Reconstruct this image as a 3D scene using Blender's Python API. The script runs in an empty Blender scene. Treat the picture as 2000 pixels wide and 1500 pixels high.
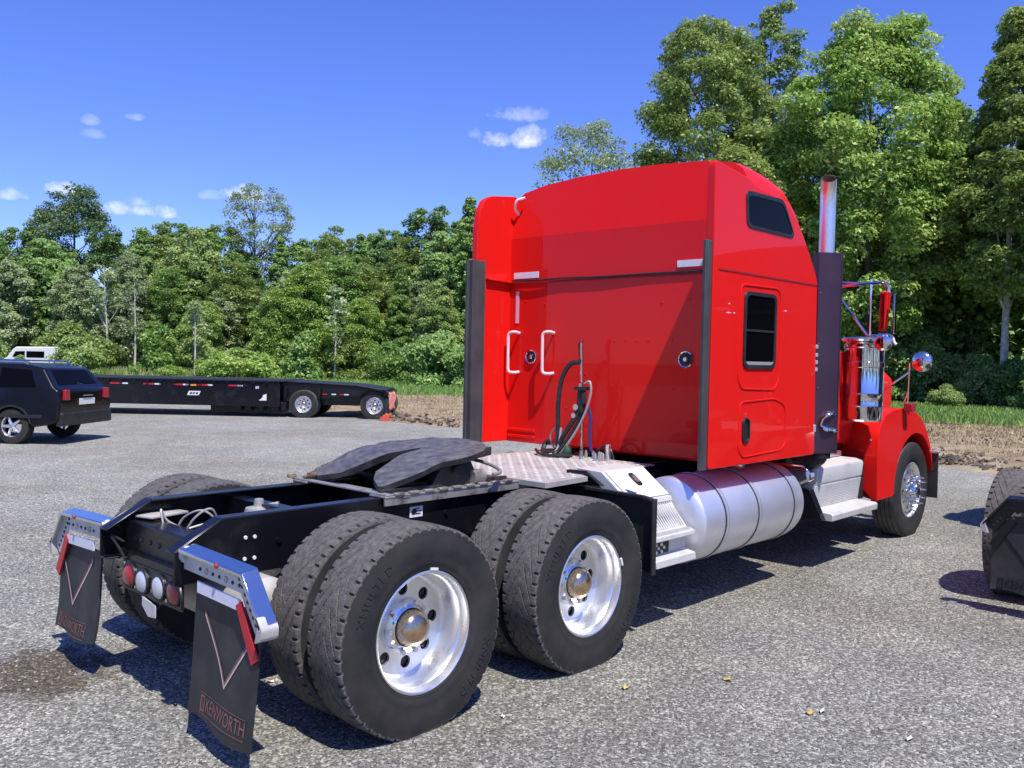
import bpy, bmesh, math, random
import numpy as np
from math import sin, cos, pi, radians, sqrt, atan2
from mathutils import Vector, Matrix

SC = bpy.context.scene
COL = SC.collection
random.seed(7)
rng = np.random.default_rng(11)

# ------------------------------------------------------------------ camera
CAM_LOC = (-2.85382, -4.44637, 1.81888)
RIGHT = Vector((0.6826161, -0.7304547, 0.02170687))
UP = Vector((0.00635377, 0.03563511, 0.99934467))
FWD = Vector((0.73074954, 0.68203084, -0.02896624))
FPX = 1743.74
cam_d = bpy.data.cameras.new('camera')
cam_d.sensor_fit = 'HORIZONTAL'
cam_d.sensor_width = 36.0
cam_d.lens = FPX / 2000.0 * 36.0
cam_d.clip_start = 0.05
cam_d.clip_end = 3000.0
cam = bpy.data.objects.new('camera', cam_d)
COL.objects.link(cam)
mw = Matrix((RIGHT, UP, -FWD)).transposed().to_4x4()
mw.translation = CAM_LOC
cam.matrix_world = mw
SC.camera = cam

# ------------------------------------------------------------------ sky, sun, exposure
SUN = Vector((-0.20, -0.48, 1.0)).normalized()
SUN_EL = math.asin(SUN.z)
SUN_AZ = atan2(SUN.x, SUN.y)          # clockwise from +Y
world = bpy.data.worlds.new('World')
SC.world = world
world.use_nodes = True
wt = world.node_tree
for n in list(wt.nodes):
    wt.nodes.remove(n)


def wn(t, **k):
    n = wt.nodes.new(t)
    for a, b in k.items():
        setattr(n, a, b)
    return n


def wmath(op, a, b=None, clamp=False):
    n = wn('ShaderNodeMath', operation=op, use_clamp=clamp)
    for i, v in enumerate((a, b)):
        if v is None:
            continue
        if isinstance(v, (int, float)):
            n.inputs[i].default_value = v
        else:
            wt.links.new(v, n.inputs[i])
    return n.outputs[0]


sky = wn('ShaderNodeTexSky', sky_type='NISHITA')
sky.sun_disc = False
sky.sun_elevation = SUN_EL
sky.sun_rotation = SUN_AZ
sky.air_density = 1.0
sky.dust_density = 0.25
sky.ozone_density = 3.0
sky.altitude = 100.0
tc = wn('ShaderNodeTexCoord')
dirv = tc.outputs['Generated']
# small fair-weather clouds: (direction u, v on the photograph turned into a bearing, half width, half height, density)
CLOUDS = [(1000, 276, 58, 24, 1.0), (1036, 268, 32, 20, 0.6), (1006, 226, 55, 22, 0.45), (926, 262, 14, 18, 0.35), (268, 414, 62, 20, 1.0), (272, 398, 30, 18, 0.8), (128, 374, 42, 16, 0.9), (488, 386, 52, 22, 0.9),
          (410, 384, 24, 12, 0.3), (24, 384, 26, 14, 0.6), (178, 238, 14, 14, 0.3), (184, 264, 20, 12, 0.2), (266, 231, 18, 10, 0.4), (820, 435, 13, 9, 0.5)]
nz = wn('ShaderNodeTexNoise')
nz.inputs['Scale'].default_value = 38.0
nz.inputs['Detail'].default_value = 7.0
nz.inputs['Roughness'].default_value = 0.62
wt.links.new(dirv, nz.inputs['Vector'])
nzs = wmath('MULTIPLY', wmath('SUBTRACT', nz.outputs[0], 0.50), 5.0)
acc = None
for (u, v, hw, hh, dens) in CLOUDS:
    d0 = (FWD + RIGHT * ((u - 1000) / FPX) + UP * ((750 - v) / FPX)).normalized()
    h = Vector((d0.y, -d0.x, 0)).normalized()
    w_ = h.cross(d0).normalized()

    def dot(vec):
        n = wn('ShaderNodeVectorMath', operation='DOT_PRODUCT')
        wt.links.new(dirv, n.inputs[0])
        n.inputs[1].default_value = vec
        return n.outputs['Value']
    a = wmath('MULTIPLY', dot(h), FPX / hw)
    b = wmath('MULTIPLY', dot(w_), FPX / hh)
    # flat base: the part below the middle is squeezed
    b2 = wmath('MAXIMUM', b, wmath('MULTIPLY', b, -2.2))
    r = wmath('ADD', wmath('MULTIPLY', a, a), wmath('MULTIPLY', b2, b2))
    m = wmath('SUBTRACT', 1.0, r)
    m = wmath('ADD', m, nzs)
    m = wmath('MULTIPLY', wmath('MULTIPLY', m, 0.55, True), dens)
    front = wmath('GREATER_THAN', dot(d0), 0.5)
    m = wmath('MULTIPLY', m, front)
    acc = m if acc is None else wmath('MAXIMUM', acc, m)
mixc = wn('ShaderNodeMix', data_type='RGBA')
hs = wn('ShaderNodeHueSaturation')
hs.inputs['Hue'].default_value = 0.513
hs.inputs['Saturation'].default_value = 1.12
hs.inputs['Value'].default_value = 1.0
wt.links.new(sky.outputs[0], hs.inputs['Color'])
wt.links.new(acc, mixc.inputs[0])
tintn = wn('ShaderNodeMix', data_type='RGBA', blend_type='MULTIPLY')
tintn.inputs[0].default_value = 1.0
tintn.inputs[7].default_value = (0.90, 1.04, 1.68, 1)
wt.links.new(hs.outputs[0], tintn.inputs[6])
wt.links.new(tintn.outputs[2], mixc.inputs[6])
mixc.inputs[7].default_value = (9.5, 9.6, 10.2, 1)
bg = wn('ShaderNodeBackground')
bg.inputs['Strength'].default_value = 0.098
wt.links.new(mixc.outputs[2], bg.inputs['Color'])
wo = wn('ShaderNodeOutputWorld')
wt.links.new(bg.outputs[0], wo.inputs[0])

sun_d = bpy.data.lights.new('sun', 'SUN')
sun_d.energy = 4.8
sun_d.angle = radians(0.53)
sun_d.color = (1.0, 0.95, 0.88)
sun = bpy.data.objects.new('sun', sun_d)
COL.objects.link(sun)
sun.location = (-10, -15, 40)
sun.rotation_euler = SUN.to_track_quat('Z', 'Y').to_euler()

SC.view_settings.view_transform = 'Standard'
SC.view_settings.look = 'None'
SC.view_settings.gamma = 1.0
SC.view_settings.use_curve_mapping = False
SC.view_settings.exposure = 0.35
SC.render.engine = 'CYCLES'
SC.cycles.use_denoising = True
SC.cycles.max_bounces = 8
SC.cycles.transparent_max_bounces = 8
SC.cycles.sample_clamp_indirect = 6.0


# ------------------------------------------------------------------ materials
def lin(r, g, b):
    f = lambda c: (c / 12.92 if c <= 0.04045 else ((c + 0.055) / 1.055) ** 2.4)
    return (f(r / 255), f(g / 255), f(b / 255), 1)


def mat(name, col, rough=0.5, metal=0.0, col2=None, nscale=4.0, nlo=0.4, nhi=0.7, rough2=None, bump=0.0, bscale=60.0, coat=0.0, coat_rough=0.03, spec=0.5, detail=6.0, rnd=0.0, trans=0.0, ior=1.45):
    m = bpy.data.materials.new(name)
    m.use_nodes = True
    t = m.node_tree
    p = t.nodes['Principled BSDF']
    col = tuple(col[:3]) + (1,)
    p.inputs['Base Color'].default_value = col
    p.inputs['Roughness'].default_value = rough
    p.inputs['Metallic'].default_value = metal
    p.inputs['Specular IOR Level'].default_value = spec
    p.inputs['Coat Weight'].default_value = coat
    p.inputs['Coat Roughness'].default_value = coat_rough
    p.inputs['Transmission Weight'].default_value = trans
    p.inputs['IOR'].default_value = ior
    m.diffuse_color = col
    L = t.links.new
    co = t.nodes.new('ShaderNodeTexCoord').outputs['Object']
    if col2 is not None or rough2 is not None:
        n = t.nodes.new('ShaderNodeTexNoise')
        n.inputs['Scale'].default_value = nscale
        n.inputs['Detail'].default_value = detail
        n.inputs['Roughness'].default_value = 0.6
        L(co, n.inputs['Vector'])
        mr = t.nodes.new('ShaderNodeMapRange')
        mr.inputs[1].default_value = nlo
        mr.inputs[2].default_value = nhi
        L(n.outputs[0], mr.inputs[0])
        if col2 is not None:
            mx = t.nodes.new('ShaderNodeMix')
            mx.data_type = 'RGBA'
            mx.inputs[6].default_value = col
            mx.inputs[7].default_value = tuple(col2[:3]) + (1,)
            L(mr.outputs[0], mx.inputs[0])
            L(mx.outputs[2], p.inputs['Base Color'])
        if rough2 is not None:
            m2 = t.nodes.new('ShaderNodeMapRange')
            m2.inputs[3].default_value = rough
            m2.inputs[4].default_value = rough2
            L(mr.outputs[0], m2.inputs[0])
            L(m2.outputs[0], p.inputs['Roughness'])
    if bump:
        n = t.nodes.new('ShaderNodeTexNoise')
        n.inputs['Scale'].default_value = bscale
        n.inputs['Detail'].default_value = 4.0
        L(co, n.inputs['Vector'])
        b = t.nodes.new('ShaderNodeBump')
        b.inputs['Strength'].default_value = bump
        b.inputs['Distance'].default_value = 0.01
        L(n.outputs[0], b.inputs['Height'])
        L(b.outputs[0], p.inputs['Normal'])
    return m


M = {}
M['red'] = mat('red_paint', (0.73, 0.011, 0.008), 0.45, col2=(0.69, 0.014, 0.012), nscale=1.5, coat=0.36, coat_rough=0.02, spec=0.08, bump=0.12, bscale=3.0)
M['red_shelf'] = mat('red_paint_dull', (0.30, 0.008, 0.010), 0.5)
M['black'] = mat('black_chassis_paint', (0.006, 0.006, 0.009), 0.25, spec=0.5, col2=(0.030, 0.028, 0.026), nscale=3.0, nlo=0.55, nhi=0.9, rough2=0.6)
M['black_gloss'] = mat('black_gloss_paint', (0.004, 0.004, 0.005), 0.25, coat=0.3, spec=0.3)
M['black_plastic'] = mat('black_plastic', (0.014, 0.014, 0.016), 0.45, col2=(0.03, 0.03, 0.03), nscale=8)
M['dark_steel'] = mat('dark_greased_steel', (0.02, 0.02, 0.022), 0.42, 0.3, col2=(0.075, 0.068, 0.06), nscale=7.0, nlo=0.45, nhi=0.75, rough2=0.75, bump=0.15, bscale=90)
M['worn_steel'] = mat('worn_bare_steel', (0.42, 0.40, 0.37), 0.45, 0.6, col2=(0.12, 0.07, 0.045), nscale=9.0, nlo=0.5, nhi=0.72)
M['rust'] = mat('rusty_steel', (0.14, 0.075, 0.04), 0.8, 0.1, col2=(0.33, 0.24, 0.17), nscale=12.0)
M['chrome'] = mat('chrome', (0.70, 0.70, 0.71), 0.07, 1.0, rough2=0.18, nscale=5.0)
M['dark_chrome'] = mat('black_chrome', (0.105, 0.062, 0.085), 0.38, 0.85, rough2=0.5, nscale=4.0)
M['alu'] = mat('polished_aluminium', (0.88, 0.88, 0.87), 0.26, 0.92, rough2=0.42, col2=(0.76, 0.76, 0.75), nscale=6.0)
M['tank_alu'] = mat('dull_tank_aluminium', (0.86, 0.87, 0.91), 0.36, 0.80, rough2=0.50, col2=(0.74, 0.75, 0.80), nscale=2.2, bump=0.02, bscale=300)
M['alu_white'] = mat('weathered_bright_aluminium', (0.58, 0.575, 0.55), 0.5, 0.2, col2=(0.42, 0.405, 0.37), nscale=9.0, nlo=0.5, nhi=0.8)
M['dusty_alu'] = mat('dusty_tank_metal', (0.50, 0.49, 0.46), 0.6, 0.2, col2=(0.36, 0.34, 0.31), nscale=5.0)
M['tread_plate'] = mat('worn_tread_plate', (0.43, 0.42, 0.40), 0.55, 0.15, col2=(0.28, 0.265, 0.24), nscale=4.0, nlo=0.42, nhi=0.72)
M['rubber'] = mat('rubber_trim', (0.040, 0.042, 0.046), 0.75, col2=(0.07, 0.07, 0.072), nscale=3.0)
M['flap'] = mat('mud_flap_rubber', (0.022, 0.022, 0.023), 0.55, col2=(0.055, 0.052, 0.048), nscale=5.0, nlo=0.45, nhi=0.8, bump=0.05)
M['hose'] = mat('black_hose', (0.015, 0.015, 0.017), 0.4, col2=(0.035, 0.033, 0.03), nscale=30)
M['cable'] = mat('grey_braided_cable', (0.42, 0.40, 0.37), 0.5, 0.4)
M['blue_hose'] = mat('blue_hose', (0.03, 0.04, 0.16), 0.45)
M['white_tape'] = mat('white_reflective_tape', (0.74, 0.74, 0.80), 0.35, col2=(0.62, 0.62, 0.70), nscale=40)
M['pink_tape'] = mat('faded_pink_tape', (0.72, 0.42, 0.50), 0.4)
M['red_tape'] = mat('red_reflective_tape', (0.52, 0.018, 0.03), 0.35)
M['red_print'] = mat('faded_red_print', (0.25, 0.105, 0.085), 0.6, col2=(0.16, 0.08, 0.065), nscale=30)
M['white_print'] = mat('faded_white_print', (0.55, 0.46, 0.42), 0.6)
M['white_paint'] = mat('white_paint', (0.72, 0.72, 0.70), 0.4, coat=0.3)
M['cream_grip'] = mat('pale_grab_handle', (0.78, 0.60, 0.60), 0.4)
M['amber'] = mat('amber_lens', (0.75, 0.33, 0.04), 0.25, coat=0.5)
M['red_lens'] = mat('red_lamp_lens', (0.34, 0.012, 0.02), 0.25, coat=0.6, bump=0.3, bscale=220)
M['clear_lens'] = mat('clear_lamp_lens', (0.62, 0.64, 0.68), 0.15, 0.35, coat=1.0, bump=0.3, bscale=220)
M['glass'] = mat('tinted_window_glass', (0.003, 0.003, 0.004), 0.06, spec=0.07)
M['tan_reflection'] = mat('tan_reflection_chrome', (0.74, 0.60, 0.45), 0.14, 1.0, col2=(0.55, 0.36, 0.20), nscale=7.0, nlo=0.42, nhi=0.65, rough2=0.3)  # the ground's tan reflection is painted into the chrome colour
M['orange'] = mat('orange_plastic', (0.62, 0.10, 0.05), 0.5)
M['green_knob'] = mat('green_gladhand', (0.02, 0.10, 0.05), 0.5)


def tyre_mats():
    out = []
    for name, c1, c2, sc, bp in (('tyre_tread_rubber', (0.072, 0.069, 0.066), (0.150, 0.142, 0.130), 34.0, 0.6), ('tyre_sidewall_rubber', (0.020, 0.020, 0.021), (0.046, 0.043, 0.040), 4.0, 0.15)):
        out.append(mat(name, c1, 0.8, col2=c2, nscale=sc, nlo=0.35, nhi=0.72, bump=bp, bscale=120, spec=0.3))
    return out


M['tread'], M['sidewall'] = tyre_mats()


# ------------------------------------------------------------------ mesh building
class MB:
    def __init__(self):
        self.v, self.f, self.m = [], [], []

    def add(self, vs, fs, mi=0):
        o = len(self.v)
        self.v += [tuple(p) for p in vs]
        self.f += [tuple(i + o for i in q) for q in fs]
        self.m += [mi] * len(fs)
        return self

    def box(self, x0, x1, y0, y1, z0, z1, mi=0):
        vs = [(x, y, z) for x in (x0, x1) for y in (y0, y1) for z in (z0, z1)]
        return self.add(vs, [(0, 1, 3, 2), (4, 6, 7, 5), (0, 4, 5, 1), (2, 3, 7, 6), (0, 2, 6, 4), (1, 5, 7, 3)], mi)

    def prism(self, poly, lo, hi, axis='y', mi=0):
        n = len(poly)

        def P(a, b, h):
            return {'y': (a, h, b), 'x': (h, a, b), 'z': (a, b, h)}[axis]
        vs = [P(a, b, lo) for a, b in poly] + [P(a, b, hi) for a, b in poly]
        fs = [tuple(range(n)), tuple(range(2 * n - 1, n - 1, -1))] + [(i, (i + 1) % n, n + (i + 1) % n, n + i) for i in range(n)]
        return self.add(vs, fs, mi)

    def tube(self, pts, r, n=8, mi=0, caps=True):
        pts = [Vector(p) for p in pts]
        rs = r if isinstance(r, (list, tuple)) else [r] * len(pts)
        vs, fs = [], []
        t0 = (pts[1] - pts[0]).normalized()
        ref = Vector((0, 0, 1)) if abs(t0.z) < 0.9 else Vector((1, 0, 0))
        a = t0.cross(ref).normalized()
        for i, p in enumerate(pts):
            if i == 0:
                t = t0
            elif i == len(pts) - 1:
                t = (pts[i] - pts[i - 1]).normalized()
            else:
                t = ((pts[i + 1] - pts[i]).normalized() + (pts[i] - pts[i - 1]).normalized())
                t = t.normalized() if t.length > 1e-6 else (pts[i + 1] - pts[i]).normalized()
            a = (a - t * a.dot(t)).normalized()
            b = t.cross(a)
            for k in range(n):
                q = 2 * pi * k / n
                vs.append(p + (a * cos(q) + b * sin(q)) * rs[i])
        for i in range(len(pts) - 1):
            for k in range(n):
                k2 = (k + 1) % n
                fs.append((i * n + k, i * n + k2, (i + 1) * n + k2, (i + 1) * n + k))
        if caps:
            fs.append(tuple(range(n - 1, -1, -1)))
            fs.append(tuple((len(pts) - 1) * n + k for k in range(n)))
        return self.add(vs, fs, mi)

    def cyl(self, p0, p1, r, n=24, r1=None, mi=0):
        return self.tube([p0, p1], [r, r if r1 is None else r1], n, mi)

    def lathe(self, prof, c=(0, 0, 0), axis='y', n=48, mi=0, close=False):
        """prof: (along axis, radius) pairs; radius 0 allowed at ends"""
        vs, fs, rows = [], [], []
        for (a, r) in prof:
            if r < 1e-6:
                rows.append([len(vs)])
                vs.append((a, 0, 0))
            else:
                rows.append(list(range(len(vs), len(vs) + n)))
                vs += [(a, r * cos(2 * pi * k / n), r * sin(2 * pi * k / n)) for k in range(n)]
        for i in range(len(rows) - 1):
            A, B = rows[i], rows[i + 1]
            for k in range(n):
                k2 = (k + 1) % n
                if len(A) == 1 and len(B) == 1:
                    continue
                if len(A) == 1:
                    fs.append((A[0], B[k2], B[k]))
                elif len(B) == 1:
                    fs.append((A[k], A[k2], B[0]))
                else:
                    fs.append((A[k], A[k2], B[k2], B[k]))

        def P(p):
            a, q, w = p
            return {'y': (c[0] + q, c[1] + a, c[2] + w), 'x': (c[0] + a, c[1] + q, c[2] + w), 'z': (c[0] + q, c[1] + w, c[2] + a)}[axis]
        return self.add([P(p) for p in vs], fs, mi)

    def sphere(self, c, r, n=20, sc=(1, 1, 1), mi=0):
        k = n // 2
        prof = [(-cos(pi * i / k), sin(pi * i / k)) for i in range(k + 1)]
        o = len(self.v)
        self.lathe(prof, (0, 0, 0), 'z', n, mi)
        for i in range(o, len(self.v)):
            p = self.v[i]
            self.v[i] = (c[0] + p[0] * r * sc[0], c[1] + p[1] * r * sc[1], c[2] + p[2] * r * sc[2])
        return self

    def xform(self, fn, start=0):
        for i in range(start, len(self.v)):
            self.v[i] = tuple(fn(*self.v[i]))
        return self

    def mesh(self, name, mats, smooth=35, recalc=True):
        me = bpy.data.meshes.new(name)
        me.from_pydata(self.v, [], self.f)
        for mm in (mats if isinstance(mats, (list, tuple)) else [mats]):
            me.materials.append(mm)
        if any(self.m):
            me.polygons.foreach_set('material_index', self.m)
        if recalc:
            bm = bmesh.new()
            bm.from_mesh(me)
            bmesh.ops.recalc_face_normals(bm, faces=bm.faces)
            bm.to_mesh(me)
            bm.free()
        if smooth:
            me.polygons.foreach_set('use_smooth', [True] * len(me.polygons))
            me.set_sharp_from_angle(angle=radians(smooth))
        me.update()
        return me

    def build(self, name, mats, parent=None, loc=(0, 0, 0), bevel=0.0, seg=2, smooth=35, rot=0.0, recalc=True):
        o = bpy.data.objects.new(name, self.mesh(name, mats, smooth, recalc))
        COL.objects.link(o)
        o.location = loc
        o.rotation_euler = (0, 0, rot)
        if parent is not None:
            o.parent = parent
        if bevel:
            b = o.modifiers.new('bevel', 'BEVEL')
            b.width = bevel
            b.segments = seg
            b.limit_method = 'ANGLE'
            b.angle_limit = radians(40)
        return o


def tag(o, label=None, cat=None, group=None, kind=None):
    for k, v in (('label', label), ('category', cat), ('group', group), ('kind', kind)):
        if v:
            o[k] = v
    return o


def empty(name, loc=(0, 0, 0), rot=0.0, parent=None):
    o = bpy.data.objects.new(name, None)
    o.empty_display_size = 0.3
    COL.objects.link(o)
    o.location = loc
    o.rotation_euler = (0, 0, rot)
    if parent is not None:
        o.parent = parent
    return o


def copy_tree(o, parent=None):
    c = o.copy()
    COL.objects.link(c)
    c.parent = parent
    for ch in list(o.children):
        copy_tree(ch, c)
    return c


def link_copy(o, parent, loc=None, rot=None):
    c = copy_tree(o, parent)
    if loc is not None:
        c.location = loc
    if rot is not None:
        c.rotation_euler = (0, 0, rot)
    return c


def text_mesh(body, size, extrude=0.0, spacing=1.0):
    cu = bpy.data.curves.new('lettering', 'FONT')
    cu.body = body
    cu.size = size
    cu.extrude = extrude
    cu.space_character = spacing
    cu.align_x = 'CENTER'
    cu.align_y = 'CENTER'
    cu.resolution_u = 2
    o = bpy.data.objects.new('lettering', cu)
    COL.objects.link(o)
    dg = bpy.context.evaluated_depsgraph_get()
    me = bpy.data.meshes.new_from_object(o.evaluated_get(dg))
    vs = [tuple(v.co) for v in me.vertices]
    fs = [tuple(p.vertices) for p in me.polygons]
    bpy.data.objects.remove(o)
    bpy.data.meshes.remove(me)
    bpy.data.curves.remove(cu)
    return vs, fs


def rrect(x0, x1, y0, y1, r, n=5):
    pts = []
    for cx, cy, a0 in ((x1 - r, y1 - r, 0), (x0 + r, y1 - r, 90), (x0 + r, y0 + r, 180), (x1 - r, y0 + r, 270)):
        for i in range(n + 1):
            a = radians(a0 + 90 * i / n)
            pts.append((cx + r * cos(a), cy + r * sin(a)))
    return pts


def rpoly(pts, r, n=5):
    """round the corners of a polygon"""
    out = []
    N = len(pts)
    for i in range(N):
        p = Vector(pts[i]).to_2d()
        a = (Vector(pts[i - 1]).to_2d() - p)
        b = (Vector(pts[(i + 1) % N]).to_2d() - p)
        la, lb = a.length, b.length
        d = min(r, la * 0.45, lb * 0.45)
        A, B = p + a / la * d, p + b / lb * d
        for k in range(n + 1):
            t = k / n
            q = A * (1 - t) ** 2 + p * 2 * t * (1 - t) + B * t * t
            out.append((q.x, q.y))
    return out


def ring(mb, outer, inner, h0, h1, axis='y', mi=0):
    """a flat frame between two outlines of equal point count, from h0 to h1 along axis"""
    n = len(outer)

    def P(p, h):
        return {'y': (p[0], h, p[1]), 'x': (h, p[0], p[1]), 'z': (p[0], p[1], h)}[axis]
    vs = [P(p, h0) for p in outer] + [P(p, h0) for p in inner] + [P(p, h1) for p in outer] + [P(p, h1) for p in inner]
    fs = []
    for i in range(n):
        j = (i + 1) % n
        fs += [(i, j, n + j, n + i), (2 * n + i, 3 * n + i, 3 * n + j, 2 * n + j), (i, 2 * n + i, 2 * n + j, j), (n + i, n + j, 3 * n + j, 3 * n + i)]
    return mb.add(vs, fs, mi)


def smooth_path(pts, k=6):
    """Catmull-Rom through points"""
    P = [Vector(p) for p in pts]
    P = [P[0] * 2 - P[1]] + P + [P[-1] * 2 - P[-2]]
    out = []
    for i in range(1, len(P) - 2):
        for j in range(k):
            t = j / k
            a, b, c, d = P[i - 1], P[i], P[i + 1], P[i + 2]
            out.append(0.5 * ((2 * b) + (c - a) * t + (2 * a - 5 * b + 4 * c - d) * t * t + (3 * b - a - 3 * c + d) * t ** 3))
    out.append(P[-2])
    return out


def far_point(u, d, z=0.0):
    """a spot on the ground: bearing of column u of the photograph, d metres ahead"""
    q = Vector(CAM_LOC) + d * (FWD + RIGHT * ((u - 1000) / FPX))
    return (q.x, q.y, z)


def height_at(v, d, u=1000):
    """height above ground that shows at row v when d metres ahead"""
    hor = 699.5 + (u - 1000) * 0.0217
    return CAM_LOC[2] + (hor - v) / FPX * d


def obj(name, me, parent, loc=(0, 0, 0), rot=0.0):
    o = bpy.data.objects.new(name, me)
    COL.objects.link(o)
    o.parent = parent
    o.location = loc
    o.rotation_euler = (0, 0, rot)
    return o

# ================================================================== the ground
def ground_mat():
    m = bpy.data.materials.new('crushed_stone')
    m.use_nodes = True
    t = m.node_tree
    N, L = t.nodes, t.links.new
    p = N['Principled BSDF']
    p.inputs['Roughness'].default_value = 0.92
    p.inputs['Specular IOR Level'].default_value = 0.25
    co = N.new('ShaderNodeTexCoord').outputs['Object']

    def vor(scale):
        v = N.new('ShaderNodeTexVoronoi')
        v.inputs['Scale'].default_value = scale
        L(co, v.inputs['Vector'])
        return v

    def noise(scale, detail=4.0, rough=0.55):
        n = N.new('ShaderNodeTexNoise')
        n.inputs['Scale'].default_value = scale
        n.inputs['Detail'].default_value = detail
        n.inputs['Roughness'].default_value = rough
        L(co, n.inputs['Vector'])
        return n.outputs[0]

    def ramp(src, stops):
        r = N.new('ShaderNodeValToRGB')
        e = r.color_ramp.elements
        while len(e) < len(stops):
            e.new(0.5)
        for i, (pos, c) in enumerate(stops):
            e[i].position = pos
            e[i].color = (*c, 1)
        L(src, r.inputs[0])
        return r.outputs[0]

    def mix(a, b, f, mode='MIX'):
        x = N.new('ShaderNodeMix')
        x.data_type = 'RGBA'
        x.blend_type = mode
        for i, s in ((0, f), (6, a), (7, b)):
            if isinstance(s, (int, float)):
                x.inputs[i].default_value = s
            elif isinstance(s, tuple):
                x.inputs[i].default_value = (*s, 1)
            else:
                L(s, x.inputs[i])
        return x.outputs[2]

    def maprange(src, a, b, c=0.0, d=1.0):
        r = N.new('ShaderNodeMapRange')
        for i, v in enumerate((a, b, c, d)):
            r.inputs[i + 1].default_value = v
        L(src, r.inputs[0])
        return r.outputs[0]
    v1, v2 = vor(78.0), vor(170.0)
    sep = N.new('ShaderNodeSeparateColor')
    L(v1.outputs['Color'], sep.inputs[0])
    sep2 = N.new('ShaderNodeSeparateColor')
    L(v2.outputs['Color'], sep2.inputs[0])
    stone = ramp(sep.outputs[0], [(0.0, (0.035, 0.034, 0.033)), (0.22, (0.090, 0.088, 0.084)), (0.55, (0.200, 0.195, 0.188)), (0.82, (0.36, 0.35, 0.335)), (1.0, (0.70, 0.69, 0.67))])
    fine = ramp(sep2.outputs[1], [(0.0, (0.06, 0.058, 0.056)), (0.5, (0.17, 0.163, 0.155)), (1.0, (0.36, 0.35, 0.33))])
    c = mix(stone, fine, 0.40)
    big = noise(0.35, 5.0)
    c = mix(c, (0.80, 0.775, 0.72), maprange(big, 0.42, 0.66, 0.0, 0.9), 'MULTIPLY')
    mid = noise(1.7, 5.0)
    c = mix(c, (1.22, 1.20, 1.15), maprange(mid, 0.46, 0.68), 'MULTIPLY')
    # a damp brown stain off the truck's tail
    mp = N.new('ShaderNodeMapping')
    mp.inputs['Location'].default_value = (0.99, -0.86, 0)
    L(co, mp.inputs[0])
    mp2 = N.new('ShaderNodeMapping')
    mp2.inputs['Scale'].default_value = (2.9, 2.1, 1)
    mp2.inputs['Rotation'].default_value = (0, 0, radians(-40))
    L(mp.outputs[0], mp2.inputs[0])
    ln = N.new('ShaderNodeVectorMath')
    ln.operation = 'LENGTH'
    L(mp2.outputs[0], ln.inputs[0])
    ad = N.new('ShaderNodeMath')
    ad.operation = 'ADD'
    L(ln.outputs['Value'], ad.inputs[0])
    L(maprange(noise(5.0, 6.0, 0.6), 0.3, 0.7, -0.45, 0.45), ad.inputs[1])
    c = mix(c, (0.42, 0.35, 0.28), maprange(ad.outputs[0], 0.65, 1.2, 0.95, 0.0), 'MULTIPLY')
    c = mix(c, (1.0, 1.025, 0.95), 1.0, 'MULTIPLY')
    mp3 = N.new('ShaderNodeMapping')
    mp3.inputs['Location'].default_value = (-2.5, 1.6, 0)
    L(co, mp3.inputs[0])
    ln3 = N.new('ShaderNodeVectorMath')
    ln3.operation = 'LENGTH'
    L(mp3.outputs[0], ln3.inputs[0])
    far_light = N.new('ShaderNodeMath')  # light painted into the colour: gravel brightens away from the truck
    far_light.operation = 'ADD'
    L(maprange(ln3.outputs['Value'], 3.0, 11.0, 0.0, 1.0), far_light.inputs[0])
    L(maprange(noise(0.8, 6.0, 0.6), 0.3, 0.7, -0.35, 0.35), far_light.inputs[1])
    c = mix(c, (1.24, 1.24, 1.24), far_light.outputs[0], 'MULTIPLY')
    # faint oily drips and scuffs
    c = mix(c, (0.62, 0.61, 0.60), maprange(noise(2.3, 7.0, 0.7), 0.62, 0.74, 0.0, 0.75), 'MULTIPLY')
    # brown, mudded strip where the lot meets the bank
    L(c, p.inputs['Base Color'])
    b = N.new('ShaderNodeBump')
    b.inputs['Strength'].default_value = 0.85
    b.inputs['Distance'].default_value = 0.008
    dist = N.new('ShaderNodeMath')
    dist.operation = 'ADD'
    L(v1.outputs['Distance'], dist.inputs[0])
    L(maprange(v2.outputs['Distance'], 0, 1, 0, 0.5), dist.inputs[1])
    inv = maprange(dist.outputs[0], 0.0, 1.0, 1.0, 0.0)
    L(inv, b.inputs['Height'])
    L(b.outputs[0], p.inputs['Normal'])
    return m


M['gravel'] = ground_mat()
M['dirt'] = mat('dry_dirt', (0.20, 0.150, 0.098), 0.95, col2=(0.38, 0.31, 0.21), nscale=1.3, nlo=0.35, nhi=0.7, bump=1.0, bscale=9, spec=0.1, detail=10)
M['earth'] = mat('bare_earth', (0.10, 0.085, 0.06), 0.95, col2=(0.22, 0.18, 0.12), nscale=0.6, spec=0.1, bump=0.5, bscale=4)
M['turf'] = mat('turf', (0.13, 0.23, 0.05), 0.9, col2=(0.24, 0.27, 0.09), nscale=0.45, nlo=0.45, nhi=0.72, spec=0.1, bump=0.6, bscale=6)
M['litter_floor'] = mat('forest_floor', (0.05, 0.045, 0.028), 0.95, col2=(0.08, 0.10, 0.03), nscale=0.5, spec=0.1)
M['clod'] = mat('dirt_clods', (0.10, 0.085, 0.07), 0.95, col2=(0.24, 0.19, 0.14), nscale=3.0, spec=0.1, bump=0.6, bscale=30)

# column on the photograph, metres ahead of the camera: gravel edge, grass edge, tree line
EDGE = [(-900, 30, 32, 44), (-400, 31, 33, 46), (0, 32, 34, 48), (300, 32, 34, 50), (500, 30, 33, 52), (640, 27.5, 34, 54), (760, 24.6, 35, 54), (900, 22.8, 36, 52), (1050, 21.5, 34, 47), (1400, 19, 30, 39), (1820, 16.9, 25.3, 32), (2000, 14.9, 24.0, 30), (2300, 12.6, 21, 27), (2900, 9.0, 16, 22)]


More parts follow.
